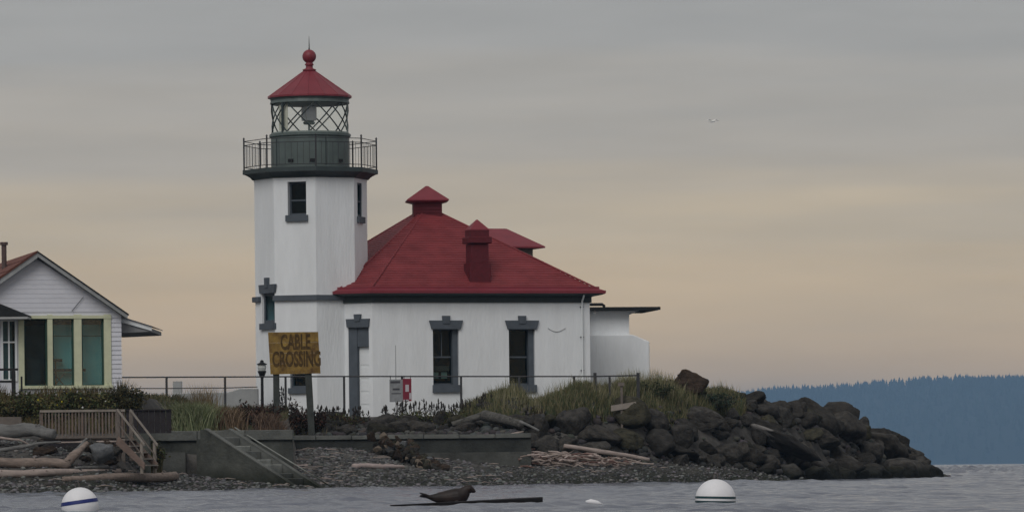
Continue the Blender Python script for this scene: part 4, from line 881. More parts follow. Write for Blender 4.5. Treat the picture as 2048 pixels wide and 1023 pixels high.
# wooden cross post on the rocks
CR = thing('cross_post', L(1245, 860, 156), 'thin grey wooden cross with a tilted crossboard standing among the boulders', 'post')
mb = MB(); CD = G(1248, 862, 0, 148, 170).y; a_, b_ = L(1243, 765, CD), L(1248, 868, CD); mb.box(-.035, .035, -.03, .03, b_.z - .4, a_.z, Matrix.Translation((a_.x, CD, 0))); mb.build('upright', DECKW, CR)
mb = MB(); a_, b_ = L(1222, 816, CD), L(1272, 808, CD); mb.prism_y([(a_.x, a_.z - .09), (b_.x, b_.z - .09), (b_.x, b_.z + .09), (a_.x, a_.z + .09)], CD - .07, CD - .035); mb.build('crossboard', DECKP, CR)
mb = MB(); a_ = L(1242, 768, CD); mb.box(a_.x - .1, a_.x + .1, CD - .07, CD - .035, a_.z - .05, a_.z + .06); mb.build('top_board', DECKW, CR)

# ------------------------------------------------------------------ boulders
def boulder_mesh(seed, sub=4, flat=1.0, nplane=13):
    r = np.random.default_rng(seed); bm = bmesh.new(); bmesh.ops.create_icosphere(bm, subdivisions=sub, radius=1)
    nn = r.normal(size=(nplane, 3)); nn /= np.linalg.norm(nn, axis=1)[:, None]; dd = r.uniform(.52, .98, nplane)
    V = np.array([v.co[:] for v in bm.verts]); dots = V @ nn.T; rad = np.full(len(V), 1.15)
    cand = np.where(dots > .05, dd / np.maximum(dots, .05), 9); k = 34
    rad = -np.log(np.exp(-k * np.minimum(cand, 3)).sum(1) + math.exp(-k * 1.2)) / k
    nsv = np.zeros(len(V))
    for f_ in (2.2, 4.5, 9):
        w = r.normal(size=(3, 3)) * f_; nsv += (np.sin(V @ w + r.uniform(0, 6, 3)).sum(1)) * .022 / (f_ / 2.2)
    off = Vector((seed * 3.7, seed * 1.9, 0))
    for q_ in range(len(V)):
        v3 = Vector(V[q_]); nsv[q_] += .05 * mnoise.fractal(v3 * 2.4 + off, 1.0, 2.1, 5) + .05 * (mnoise.cell(v3 * 2.1 + off) - .5)
    V = V * (rad * (1 + nsv))[:, None]
    for v, c in zip(bm.verts, V): v.co = c
    me = bpy.data.meshes.new('boulder'); bm.to_mesh(me); bm.free(); return me
ROCKS = [boulder_mesh(s) for s in range(16)]
def tideband(m):
    t = m.node_tree; n = t.nodes; b = n['Principled BSDF']; src = b.inputs['Base Color'].links[0].from_socket       # the wet, weed-blackened band under the tide line
    gp = n.new('ShaderNodeNewGeometry'); sz = n.new('ShaderNodeSeparateXYZ'); t.links.new(gp.outputs['Position'], sz.inputs[0]); tn = n.new('ShaderNodeTexNoise'); tn.inputs['Scale'].default_value = 2; t.links.new(gp.outputs['Position'], tn.inputs['Vector'])
    ta = n.new('ShaderNodeMath'); ta.operation = 'MULTIPLY_ADD'; t.links.new(tn.outputs[0], ta.inputs[0]); ta.inputs[1].default_value = .4; t.links.new(sz.outputs['Z'], ta.inputs[2])
    tr = n.new('ShaderNodeMapRange'); tr.inputs['From Min'].default_value = .35; tr.inputs['From Max'].default_value = .85; t.links.new(ta.outputs[0], tr.inputs[0])
    tm = n.new('ShaderNodeMix'); tm.data_type = 'RGBA'; tm.inputs[6].default_value = (.016, .019, .011, 1); t.links.new(tr.outputs[0], tm.inputs[0]); t.links.new(src, tm.inputs[7]); t.links.new(tm.outputs[2], b.inputs['Base Color'])
for m_ in (CONC, CONCD, CONCP, GROUND): tideband(m_)
def rockmat(name, col, col2, pale=None):
    m = mat(name, col, .9, .6, 2.6, 1.0, 7, col2=tuple(c * 1.1 for c in col2), spec=.25, objvar=.38)
    t = m.node_tree; n = t.nodes; b = n['Principled BSDF']; src = b.inputs['Base Color'].links[0].from_socket       # the wet, weed-blackened band under the tide line
    gp = n.new('ShaderNodeNewGeometry'); sz = n.new('ShaderNodeSeparateXYZ'); t.links.new(gp.outputs['Position'], sz.inputs[0]); tn = n.new('ShaderNodeTexNoise'); tn.inputs['Scale'].default_value = 2; t.links.new(gp.outputs['Position'], tn.inputs['Vector'])
    ta = n.new('ShaderNodeMath'); ta.operation = 'MULTIPLY_ADD'; t.links.new(tn.outputs[0], ta.inputs[0]); ta.inputs[1].default_value = .4; t.links.new(sz.outputs['Z'], ta.inputs[2])
    tr = n.new('ShaderNodeMapRange'); tr.inputs['From Min'].default_value = .45; tr.inputs['From Max'].default_value = .75; t.links.new(ta.outputs[0], tr.inputs[0])
    tm = n.new('ShaderNodeMix'); tm.data_type = 'RGBA'; tm.inputs[6].default_value = (.012, .013, .010, 1); t.links.new(tr.outputs[0], tm.inputs[0]); t.links.new(src, tm.inputs[7]); t.links.new(tm.outputs[2], b.inputs['Base Color'])
    if pale:
        t = m.node_tree; n = t.nodes; b = n['Principled BSDF']; src = b.inputs['Base Color'].links[0].from_socket
        c = n.new('ShaderNodeTexCoord'); s_ = n.new('ShaderNodeSeparateXYZ'); t.links.new(c.outputs['Object'], s_.inputs[0])
        nz_ = n.new('ShaderNodeTexNoise'); nz_.inputs['Scale'].default_value = 4; ad_ = n.new('ShaderNodeMath'); ad_.operation = 'ADD'
        t.links.new(s_.outputs['X'], ad_.inputs[0]); t.links.new(nz_.outputs[0], ad_.inputs[1])
        r_ = n.new('ShaderNodeMapRange'); r_.inputs['From Min'].default_value = 0.12; r_.inputs['From Max'].default_value = -.02; t.links.new(ad_.outputs[0], r_.inputs[0])
        mx_ = n.new('ShaderNodeMix'); mx_.data_type = 'RGBA'; mx_.inputs[7].default_value = (*pale, 1); t.links.new(r_.outputs[0], mx_.inputs[0]); t.links.new(src, mx_.inputs[6]); t.links.new(mx_.outputs[2], b.inputs['Base Color'])
    return m
RK = [rockmat('dark_basalt', (.024, .022, .020), (.055, .050, .043)), rockmat('dark_grey_rock', (.032, .030, .028), (.068, .063, .056)), rockmat('mossy_rock', (.026, .027, .018), (.055, .050, .033)), rockmat('brown_rock', (.04, .028, .020), (.075, .052, .037))]
RKP = rockmat('pale_ended_rock', (.04, .038, .036), (.065, .06, .055), (.22, .21, .20))
def boulder(label, loc, size, rot, mi=0, group=None, seed=None, m=None):
    me = ROCKS[seed if seed is not None else random.randrange(16)]; key = m or RK[mi]
    me2 = RMESH.get((me.name, key.name))
    if not me2: me2 = me.copy(); me2.materials.clear(); me2.materials.append(key); me2.polygons.foreach_set('use_smooth', [True] * len(me2.polygons)); RMESH[(me.name, key.name)] = me2
    o = bpy.data.objects.new('boulder', me2); COL.objects.link(o); o.location = loc; o.scale = size; o.rotation_euler = rot; return tag(o, label, 'boulder', group)
RMESH = {}
GB = 'riprap boulders of the point'
MAIN = [('brown pointed boulder rising out of the grass on top of the mound', 1383, 764, 74, 44, 160.6, (0, .15, .3), 3, 1),
        ('small brown boulder left of the pointed one on the mound', 1340, 767, 34, 22, 160.8, (0, 0, 1), 3, 2),
        ('big rounded boulder standing highest on the right part of the point', 1683, 850, 82, 66, 177, (0, .25, .5), 0, 14),
        ('large dark boulder at the outer end of the point above the water', 1768, 892, 96, 76, 180, (0, .35, .2), 0, 4),
        ('tall block leaning outward just left of the outermost large boulder', 1735, 905, 60, 60, 178.5, (0, .5, 1.0), 1, 3),
        ('small round boulder left of the highest one on the point', 1607, 838, 52, 32, 174, (0, 0, .4), 0, 6),
        ('flat slab jutting out right under the grass of the mound', 1490, 800, 74, 18, 164.5, (0, -.05, .1), 1, 8),
        ('lowest wedge rock at the very tip of the point', 1836, 947, 70, 18, 184.0, (0, .05, .1), 0, 12),
        ('dark boulder between the outer large boulder and the tip', 1812, 930, 52, 46, 182.5, (0, .6, .3), 0, 10),
        ('broad dark block low by the water under the highest boulder', 1680, 925, 110, 54, 176, (0, .3, .2), 1, 11),
        ('long low boulder beneath the highest boulder', 1640, 876, 100, 36, 174.5, (0, .05, .1), 0, 12),
        ('grey boulder right of the grass on the upper slope of the point', 1535, 822, 62, 40, 168.5, (0, .2, .8), 1, 13),
        ('wide dark boulder beside the wooden cross above the driftwood', 1190, 868, 84, 46, 153.6, (0, .25, .2), 0, 14),
        ('rounded boulder at the end of the sea wall cap', 1070, 862, 72, 56, 152.8, (0, .1, .3), 1, 15),
        ('boulder low on the slope right of the long bleached log', 1250, 876, 90, 44, 153.2, (0, .25, .1), 2, 0),
        ('boulder sitting on the gravel right of the bleached log end', 1352, 902, 78, 34, 155.0, (0, .1, .3), 0, 2),
        ('large boulder in the middle of the slope right of the cross', 1400, 842, 78, 46, 159.0, (0, .2, .4), 1, 5),
        ('boulder directly right of the cross foot', 1300, 846, 66, 44, 157.0, (0, .3, .5), 1, 7)]
MAIN_XY = [(b_.x, CD - q_, .75) for q_ in (.3, 1.2, 2.1) for b_ in (L(1247, 850, CD),)]
for lab, px, py, w, h, d, rot, mi, sd in MAIN:
    p = G(px, py + h * .25, 0., 146., 190.) if 'atop' not in lab and 'on top' not in lab and 'left of the pointed' not in lab else L(px, py, d)
    d = p.y; p = L(px, py, d); sx = w * d / F / 2 * 1.08; sz_ = h * d / F / 2 * 1.12; boulder(lab, p, (sx, (sx + sz_) * .5, sz_), rot, mi, GB, sd); MAIN_XY.append((p.x, p.y, sx))
p = G(1562, 905, .1, 150, 185); p.z += .36; p.y -= .8; boulder('long tilted slab with a pale grey upper left end on the slope', p, (1.28, .6, .46), (0, radians(25), .12), 0, GB, 4, RKP); MAIN_XY.append((p.x, p.y, .9))
LMK = []
for nm_, px, py in (('the pointed brown boulder', 1385, 770), ('the highest rounded boulder', 1683, 848), ('the outer large boulder', 1768, 892), ('the rock at the tip', 1848, 946), ('the low block by the water', 1680, 925),
        ('the flat jutting slab', 1490, 800), ('the small round crest boulder', 1607, 838), ('the wooden cross', 1245, 840), ('the sea wall end', 1062, 870), ('the long bleached log', 1215, 905), ('the pale ended slab', 1552, 888),
        ('the gravel spit', 1500, 955), ('the driftwood heap', 1120, 908), ('the bleached log end', 1330, 910), ('the middle slope boulder', 1400, 838)):
    p = L(px, py, 160); LMK.append((nm_, p.x / 160 * F, (p.z - HC) / 160 * F))
# filler riprap over the slope
cnt = 0; pts_ = []
cx_ = RNG.uniform(.6, 15.4, 9000); cy_ = RNG.uniform(147, 194, 9000); cs_ = sdist(cx_, cy_); cz_ = H(cx_, cy_)
for x, y, s, z in zip(cx_, cy_, cs_, cz_):
    lim = 12.0 if x < 8.5 else 10
    if not (-.1 < s) or z < -.15: continue
    if y < np.interp(x, FX, FY_) + (.8 if x < 4.6 else .3 if x < 8 else -.4) or y > np.interp(x, FX, CY_) + 1.6: continue
    if x < 7.3 and z > 1.75 + .5 * float(vnoise(x, y, .9, 4)): continue                      # grass takes over on the crown
    r_ = .40 + .34 * random.random() ** 1.3
    if s < 2.2 and x < 8.5: r_ *= .75
    if any((x - a) ** 2 + (y - b) ** 2 < (.62 * (r_ + c)) ** 2 for a, b, c in pts_): continue
    if any((x - a) ** 2 + (y - b) ** 2 < (.5 * (r_ + c)) ** 2 for a, b, c in MAIN_XY): continue
    pts_.append((x, y, r_)); cnt += 1
    if cnt > 225: break
for x, y, r_ in pts_:
    z = Hs(x, y); s = float(sdist(np.array([x]), np.array([y]))[0])
    dx_, dz_ = x / y * F, (z - HC) / y * F; q_ = min(LMK, key=lambda k_: (k_[1] - dx_) ** 2 + 2.5 * (k_[2] - dz_) ** 2); ex, ez_ = dx_ - q_[1], dz_ - q_[2]
    rel = ('left of' if ex < 0 else 'right of') if abs(ex) > abs(ez_) * 1.3 else ('above' if ez_ > 0 else 'below'); far = 'just ' if abs(ex) + abs(ez_) < 38 else ''
    sw_ = 'small' if r_ < .38 else 'middling' if r_ < .48 else 'large'; mi_ = random.choices([0, 1, 2], [5, 4, 2])[0]
    lab = '%s %s boulder %s%s %s' % (sw_, ('near-black', 'dark grey', 'mossy')[mi_], far, rel, q_[0])
    boulder(lab, (x, y, z + r_ * .12), (r_ * random.uniform(.95, 1.45), r_ * random.uniform(.8, 1.1), r_ * random.uniform(.6, .95)), (random.uniform(-.4, .4), random.uniform(-.1, .55), random.uniform(0, 6)), mi_, GB)
for i in range(34):     # boulders between the sea wall and the fence
    px = random.uniform(640, 1060); d = random.uniform(153.2, 156.8); x = (px - 1024) * d / F; z = Hs(x, d); r_ = random.uniform(.2, .42)
    lb_ = min((('below the doorway', 718), ('below the small signs', 800), ('under the first big window', 890), ('beside the grey log', 985), ('near the end of the sea wall', 1050), ('right of the cable sign post', 655)), key=lambda q: abs(q[1] - px))
    boulder('%s dark boulder %s behind the sea wall, %s' % ('large' if r_ > .34 else 'middling' if r_ > .27 else 'small', 'close' if d < 155 else 'set back', lb_[0]), (x, d, z + r_ * .25), (r_ * 1.4, r_, r_ * .8), (random.uniform(-.3, .3), random.uniform(-.2, .3), random.uniform(0, 6)), random.choice([0, 1, 0, 2]), 'boulders behind the sea wall')
p = L(205, 902, 127.3); boulder('grey rounded boulder under the deck beside the stairs', p, (.32, .3, .30), (0, 0, 1), 1, None, 3, mat('grey_boulder', (.12, .125, .13), .9, .3, 3, .6, 8)); 
for i in range(16):
    px = random.uniform(0, 235); py = random.uniform(888, 925); d = 127.4 + random.random() * 1.3; x = (px - 1024) * d / F; r_ = random.uniform(.12, .25)
    boulder('%s stone in the %s bank %s' % ('squat dark' if r_ > .18 else 'little dark', 'upper' if py < 905 else 'lower', 'left of the root end' if px < 110 else 'under the deck' if px < 180 else 'beside the wooden stairs'), (x, d, L(px, py, d).z), (r_ * 1.3, r_, r_ * .8), (0, 0, random.random() * 6), random.choice([0, 1, 3]), 'stones under the deck')
# rubble heap against the wall
RB = thing('rubble_heap', L(815, 945, 149), 'heap of brown and mossy rubble slumping from the sea wall onto the gravel', 'rubble')
n = 160
for i in range(n):
    t = random.random(); px = 770 + 105 * t + random.gauss(0, 14); py = 884 + 52 * t + random.uniform(-10, 16); d = 151.6 - 3.2 * t + random.uniform(-.2, .3); p = L(px, py, d)
    p.z = Hs(p.x, p.y) + .62 * (1 - t) ** 1.1 * random.random() + .03; r_ = random.uniform(.06, .17); me = ROCKS[random.randrange(16)]; mm_ = random.choices([RK[3], RK[2], MATS['grey_boulder'], RK[0], mat('tan_rubble', (.16, .13, .10), .9, .3, 4, .5, 10)], [4, 3, 1, 3, 2])[0]
    key = (me.name, mm_.name)
    if key not in RMESH: me2 = me.copy(); me2.materials.clear(); me2.materials.append(mm_); RMESH[key] = me2
    o = bpy.data.objects.new('rubble_stone', RMESH[key]); COL.objects.link(o); o.parent = RB; o.location = p - POS[RB.name]; o.scale = (r_ * 1.3, r_, r_ * .8); o.rotation_euler = (random.random(), random.random(), random.random() * 6)
# small cobbles between the boulders so the bank has no bare sheet
x = RNG.uniform(.3, 17, 9000); y = RNG.uniform(148, 192, 9000); s = sdist(x, y); k = (y > np.interp(x, FX, FY_)) & (y < np.interp(x, FX, CY_) + 1) & (s > .1); x, y = x[k][:4500], y[k][:4500]
sz = .05 + .13 * RNG.random(len(x)) ** 2; stones('bank_cobbles', np.stack([x, y, H(x, y) + sz * .3], 1), np.stack([sz * 1.4, sz, sz * .8], 1), mat('cobbles', (.3, .29, .28), .9, .2, 4, attr=True), greys(len(x), .10, .26))
x = RNG.uniform(-6, .6, 1500); y = RNG.uniform(152.6, 156.8, 1500); sz = .04 + .1 * RNG.random(1500) ** 2
stones('upland_cobbles', np.stack([x, y, H(x, y) + sz * .3], 1), np.stack([sz * 1.4, sz, sz * .8], 1), MATS['cobbles'], greys(1500, .10, .3))

# ------------------------------------------------------------------ plants
def blades(name, bx, by, h, w, lean, cols, m, kind='stuff', bz_=None, parent=None):
    n = len(bx); z = H(bx, by) - .03 if bz_ is None else bz_; a = RNG.random(n) * 2 * pi; l = lean * h * (.3 + RNG.random(n)); dx, dy_ = np.cos(a) * l, np.sin(a) * l
    th = RNG.normal(0, .7, n); wx, wy = np.cos(th) * w / 2, np.sin(th) * w / 2; V = np.zeros((n, 5, 3))
    V[:, 0] = np.stack([bx - wx, by - wy, z], 1); V[:, 1] = np.stack([bx + wx, by + wy, z], 1)
    V[:, 2] = np.stack([bx + dx * .35 + wx * .8, by + dy_ * .35 + wy * .8, z + h * .62], 1); V[:, 3] = np.stack([bx + dx * .35 - wx * .8, by + dy_ * .35 - wy * .8, z + h * .62], 1)
    V[:, 4] = np.stack([bx + dx, by + dy_, z + h * (1 - .25 * lean * RNG.random(n))], 1)
    o = np.arange(n)[:, None] * 5; Fc = np.concatenate([o + [0, 1, 2], o + [0, 2, 3], o + [3, 2, 4]]); c = np.concatenate([cols] * 3)
    return npmesh(name, V.reshape(-1, 3), Fc, m, c, kind, parent=parent)
VEG = mat('plant', (1, 1, 1), .75, .12, 2, spec=.2, col2=(1, 1, 1), attr=True)
def pick(n, pal, j=.25):
    p = np.array(pal)[RNG.integers(0, len(pal), n)]; return p * (1 + j * (RNG.random((n, 1)) - .5) * 2)
GP = [(.09, .105, .05), (.125, .125, .06), (.16, .145, .075), (.06, .08, .04), (.20, .175, .10)]
def patch(name, cen, spread, n, h, pal, lean=.35, w=.02, kind='stuff'):
    bx = []; by = []
    for (px, d, k) in cen:
        X0 = (px - 1024) * d / F; m_ = int(n * k); bx.append(RNG.normal(X0, spread[0], m_)); by.append(RNG.normal(d, spread[1], m_))
    bx = np.concatenate(bx); by = np.concatenate(by); hh_ = h * (.35 + .75 * RNG.random(len(bx)))
    o = blades(name, bx, by, hh_, np.full(len(bx), w) * (.6 + .8 * RNG.random(len(bx))), lean, pick(len(bx), pal), VEG, kind); return recenter(o)
def meadow(name, x0, x1, zmin, n, h, pal, lean=.35, w=.02, y0=153, y1=164, sd_=1):
    x = RNG.uniform(x0, x1, n * 6); y = RNG.uniform(y0, y1, n * 6); z = H(x, y); dens = vnoise(x, y, 1.1, sd_ + 20); k = (z > zmin + .35 * vnoise(x, y, 1.7, sd_)) & (dens > .22) & ~((y > 158.6) & (x < 3.4)); x, y = x[k][:n], y[k][:n]
    hh_ = h * (.35 + .75 * RNG.random(len(x))) * (.55 + .8 * vnoise(x, y, 1.3, sd_ + 3)); return recenter(blades(name, x, y, hh_, np.full(len(x), w) * (.6 + .8 * RNG.random(len(x))), lean, pick(len(x), pal), VEG, 'stuff'))
meadow('beach_grass', -1.5, 7.6, 1.8, 32000, .47, GP, w=.024)
meadow('beach_grass', -1.3, 7.4, 2.05, 4600, .68, [(.20, .19, .10), (.15, .15, .07), (.28, .25, .16)], lean=.25, w=.014, sd_=5)
meadow('ground_creeper', -.6, 7.8, 1.6, 9000, .22, [(.05, .065, .03), (.08, .06, .04), (.06, .055, .03)], lean=.9, w=.04, sd_=8)
blades_x = RNG.uniform(-14.2, -9.4, 9000); blades_y = RNG.uniform(131.9, 134.2, 9000)
recenter(blades('garden_grass', blades_x, blades_y, .50 * (.35 + .7 * RNG.random(9000)) * (.5 + .9 * vnoise(blades_x, blades_y, 1.6, 31)), np.full(9000, .026), .35, pick(9000, [(.10, .09, .04), (.13, .10, .05), (.07, .08, .035), (.16, .13, .06), (.09, .06, .04)]), VEG, 'stuff'))
gx, gy = RNG.uniform(-17, -6.6, 16000), RNG.uniform(137.5, 159, 16000); gk = ~((gx < -9.6) & (gy < 144.5)); gx, gy = gx[gk], gy[gk]
recenter(blades('upland_grass', gx, gy, .16 * (.4 + RNG.random(len(gx))), np.full(len(gx), .025), .5, pick(len(gx), [(.09, .085, .04), (.12, .10, .055), (.06, .07, .035)]), VEG, 'stuff'))
patch('upland_grass', [(p_, 155.5, 1) for p_ in range(240, 660, 22)], (.35, 1.0), 260, .35, [(.07, .065, .03), (.10, .08, .045), (.05, .055, .03)])
# separate tussocks and shrubs
def tussock(label, px, py, d, wpx, hpx, n, pal, lean=.9, w=.022, name='grass_tussock', cat='grass tussock', group=None):
    X0 = (px - 1024) * d / F; s = wpx * d / F / 2; h = hpx * d / F; bx = RNG.normal(X0, s * .33, n); by = RNG.normal(d, s * .33, n); z0 = L(px, py, d).z
    hh_ = h * (.45 + .6 * RNG.random(n)); o = blades(name, bx, by, hh_, np.full(n, w) * (.6 + .8 * RNG.random(n)), lean * s / h, pick(n, pal), VEG, None, bz_=np.minimum(H(bx, by) - .03, z0)); recenter(o); return tag(o, label, cat, group)
def shrub(label, px, py, d, wpx, hpx, n, pal, leaf=.05, name='shrub', cat='shrub', group=None, stems=14, heads=None):
    """stems with leaf-sized faces gathered in clumps"""
    X0 = (px - 1024) * d / F; s = wpx * d / F / 2; h = hpx * d / F; z0 = min(L(px, py, d).z, Hs(X0, d) + .05); base = Vector((X0, d, z0))
    root = thing(name, base, label, cat, group); mb = MB(); tips = []
    for i in range(stems):
        a = random.random() * 2 * pi; q = sqrt(random.random()); t = base + Vector((cos(a) * q * s, sin(a) * q * s * .8, h * (1 - .45 * q * q) * random.uniform(.7, 1))); b0 = base + Vector((cos(a) * q * s * .3, sin(a) * q * s * .3, -.08))
        m1 = b0.lerp(t, .5) + Vector((0, 0, h * .08)); mb.tube([b0, m1, t], [.014, .010, .004], 4); tips += [t, m1, m1.lerp(t, .5), b0.lerp(m1, .6)]
    mb.build('stems', DARKW, root)
    T = np.array([t[:] for t in tips]); c = T[RNG.integers(0, len(T), n)] + RNG.normal(0, 1, (n, 3)) * np.array([s * .17, s * .17, h * .10]); c[:, 2] = np.maximum(c[:, 2], z0 + .02)
    u = RNG.normal(size=(n, 3)); u /= np.linalg.norm(u, axis=1)[:, None]; v = np.cross(u, RNG.normal(size=(n, 3))); v /= np.linalg.norm(v, axis=1)[:, None]
    lf = leaf * (.5 + RNG.random((n, 1))); V = np.stack([c - u * lf, c + v * lf * .45, c + u * lf, c - v * lf * .45], 1).reshape(-1, 3)
    npmesh('leaves', V, np.arange(4 * n).reshape(-1, 4), VEG, pick(n, pal, .35), 'stuff', parent=root)
    if heads:
        hm, hn, hr = heads; P_ = []
        mb = MB()
        for i in range(hn):
            t = random.choice(tips[::4]) + Vector((random.uniform(-.12, .12), random.uniform(-.1, .1), random.uniform(-.02, .12))); mb.poly_rings([(hr * .3, t.z - hr), (hr, t.z), (hr * .4, t.z + hr)], 6, (t.x, t.y))
        mb.build('flower_heads', hm, root, kind='stuff')
    return root
HEDGE = [(.045, .062, .026), (.08, .09, .035), (.12, .11, .045), (.075, .055, .03)]
YEL = mat('yellow_flower', (.50, .42, .03), .8, .2, 8); WHF = mat('white_flower', (.6, .6, .58), .8, .1, 8); DHD = mat('dark_seed_head', (.03, .015, .014), .9, .3, 8)
for i, (px, w, h, lab, hd) in enumerate([(-20, 90, 48, 'dark leafy shrub at the left edge below the black railing', None), (45, 80, 46, 'dark shrub under the left teal window', None),
        (105, 70, 50, 'shrub with yellow flowers under the middle teal window', (YEL, 12, .025)), (150, 76, 48, 'low green shrub with few yellow flowers below the right teal window', (YEL, 5, .022)),
        (205, 80, 50, 'dark green shrub under the house corner', (WHF, 4, .03)), (255, 74, 56, 'tall brownish green shrub at the right corner of the house', None), (286, 70, 48, 'rounded dark shrub above the board screen', None)]):
    shrub(lab, px, 822, 132.6 + .3 * (i % 2), w * 1.15, h * 1.05, 3300, HEDGE if i != 5 else [(.05, .045, .02), (.06, .05, .02), (.03, .035, .018)], .045, group='shrubs below the house', heads=hd, stems=18)
tussock('yellow flowered grass clump before the middle teal window', 125, 790, 133.6, 120, 22, 260, [(.30, .27, .04), (.20, .22, .05)], lean=.8, w=.03)
tussock('thin green tussock growing up at the house corner before the fence', 250, 815, 133.4, 60, 72, 260, [(.06, .06, .03), (.10, .08, .04)], lean=.6)
tussock('pale green feathery grass clump on the sea wall right of the board screen', 385, 862, 138.0, 105, 66, 2600, [(.25, .28, .15), (.18, .22, .11), (.30, .31, .19), (.13, .16, .08)], lean=.75, w=.018)
tussock('tan seeding grass behind the pale green clump', 405, 850, 141, 90, 92, 420, [(.24, .18, .10), (.18, .14, .08)], lean=.5, w=.014)
tussock('orange brown grass clump right of the pale green clump', 452, 862, 138.5, 80, 56, 900, [(.20, .14, .09), (.14, .10, .06), (.25, .18, .12)], lean=.7)
tussock('reddish tan grass before the sign post', 545, 860, 139, 80, 60, 900, [(.15, .10, .07), (.20, .14, .10), (.09, .06, .045)], lean=.7)
BR = [(.07, .03, .025), (.045, .03, .022), (.09, .05, .035), (.03, .032, .02)]
for px, w, h, lab in ((490, 70, 56, 'reddish brown shrub right of the orange grass'), (530, 64, 60, 'dark brown shrub left of the left sign post'), (582, 70, 58, 'wine coloured shrub between the two sign posts'), (630, 56, 44, 'dark red shrub at the foot of the right sign post')):
    shrub(lab, px, 866, 140.5 if px < 570 else 153.6, w, h, 2200, BR, .04, group='brown shrubs behind the sea wall', heads=(DHD, 14, .03))
HB = mat('seed_stalk', (.035, .03, .026), .9, .3, 6)
def stalks(label, px0, px1, d, n, hmin, hmax):
    root = thing('seed_stalks', ((((px0 + px1) / 2) - 1024) * d / F, d, Hs((((px0 + px1) / 2) - 1024) * d / F, d)), label, 'dried plants')
    mb = MB()
    for i in range(n):
        x = (random.uniform(px0, px1) - 1024) * d / F; y = d + random.uniform(-.3, .3); z = Hs(x, y); h = random.uniform(hmin, hmax); lx = random.gauss(0, .08); t = Vector((x + lx, y, z + h))
        mb.tube([(x, y, z - .05), t], [.010, .006], 4); mb.poly_rings([(.010, t.z - .08), (.028, t.z - .02), (.018, t.z + .03), (.004, t.z + .07)], 5, (t.x, t.y))
        for q in range(3):
            zz_ = random.uniform(.35, .95); a = random.random() * 6; bb = Vector((x + lx * zz_, y, z + h * zz_)); mb.tube([bb, bb + Vector((cos(a) * .08, sin(a) * .08, .06))], [.006, .014], 4)
    mb.build('stalks', HB, root, kind='stuff')
stalks('dark dried seed stalks standing before the white wall under the small signs', 770, 912, 156.6, 60, .30, .62)
stalks('dark dried stalks in front of the doorway corner', 640, 740, 156.2, 34, .3, .55)
stalks('dry seed heads rising between the sign posts', 560, 640, 153.7, 44, .45, .85)
stalks('thin dried stalks at the foot of the wall left of the grassy mound', 905, 985, 156.2, 30, .3, .6)
shrub('low green bush under the small signs before the white wall', 828, 836, 155.8, 90, 26, 1500, HEDGE, .035)
shrub('low dark bush by the fence post under the first big window', 915, 846, 155.4, 90, 30, 1500, HEDGE + [(.05, .055, .025)], .035)
shrub('greenish bush on top of the mound beside the pointed boulder', 1425, 806, 161.0, 110, 30, 2400, [(.03, .05, .035), (.04, .06, .04), (.06, .055, .035)], .04)
shrub('dark bush before the right part of the fence', 1300, 790, 158.8, 90, 30, 1800, [(.03, .045, .02), (.05, .055, .03)], .04)
shrub('small ground bush at the foot of the doorway', 690, 842, 155.6, 90, 22, 1200, HEDGE + BR, .035)

# ------------------------------------------------------------------ in the water
BZ = lambda px, py, d: L(px, py, d)
BUW = mat('buoy_white', (.78, .78, .80), .45, .05, 5, .02, 30)
def buoy(label, px, py, rpx, d, tilt, bands, bm_):
    r = rpx * d / F; c = L(px, py, d); M = Matrix.Translation(c) @ Matrix.Rotation(tilt, 4, 'Y'); root = thing('mooring_buoy', c, label, 'buoy', 'mooring buoys')
    mb = MB(M); n = 32; rings = [[(r * sin(t) * cos(2 * pi * k / n), r * sin(t) * sin(2 * pi * k / n), r * cos(t)) for k in range(n)] for t in np.linspace(.02, pi - .02, 24)]; mb.loft(rings); mb.build('float', BUW, root, smooth=True)
    for z0, z1 in bands:
        mb = MB(M); rings = [[((sqrt(r * r - z * z) + .003) * cos(2 * pi * k / n), (sqrt(r * r - z * z) + .003) * sin(2 * pi * k / n), z) for k in range(n)] for z in np.linspace(z0 * r, z1 * r, 4)]; mb.loft(rings, cap=False); mb.build('band', bm_, root, smooth=True)
    mb = MB(M); mb.tube([(-.022, 0, r * .97), (-.026, 0, r + .05), (-.012, 0, r + .075), (.012, 0, r + .075), (.026, 0, r + .05), (.022, 0, r * .97)], .0065, 6); mb.build('lifting_eye', mat('rusty_steel', (.12, .10, .10), .5, .3, 8), root, smooth=True)
buoy('white mooring buoy with one blue band, tilted, at the bottom left', 160, 1011, 37.5, 62.5, radians(-7.5), [(.12, .32)], mat('blue_band', (.018, .03, .16), .5, .1, 6))
buoy('white mooring buoy with dark green bands floating before the rocky point', 1431, 997.5, 40.5, 66.4, radians(1.5), [(.04, .15), (-.17, -.07)], mat('green_black_band', (.016, .05, .06), .5, .2, 6))
mb = MB(); a_, b_ = L(1171, 1002, 67.5), L(1205, 1006, 67.5); mb.tube([a_, a_.lerp(b_, .3) + Vector((0, 0, .006)), a_.lerp(b_, .7), b_ + Vector((0, 0, -.01))], [.014, .040, .034, .010], 10)
tag(mb.build('small_float', BUW, smooth=True), 'small white float drifting to the right of the seal log', 'float')

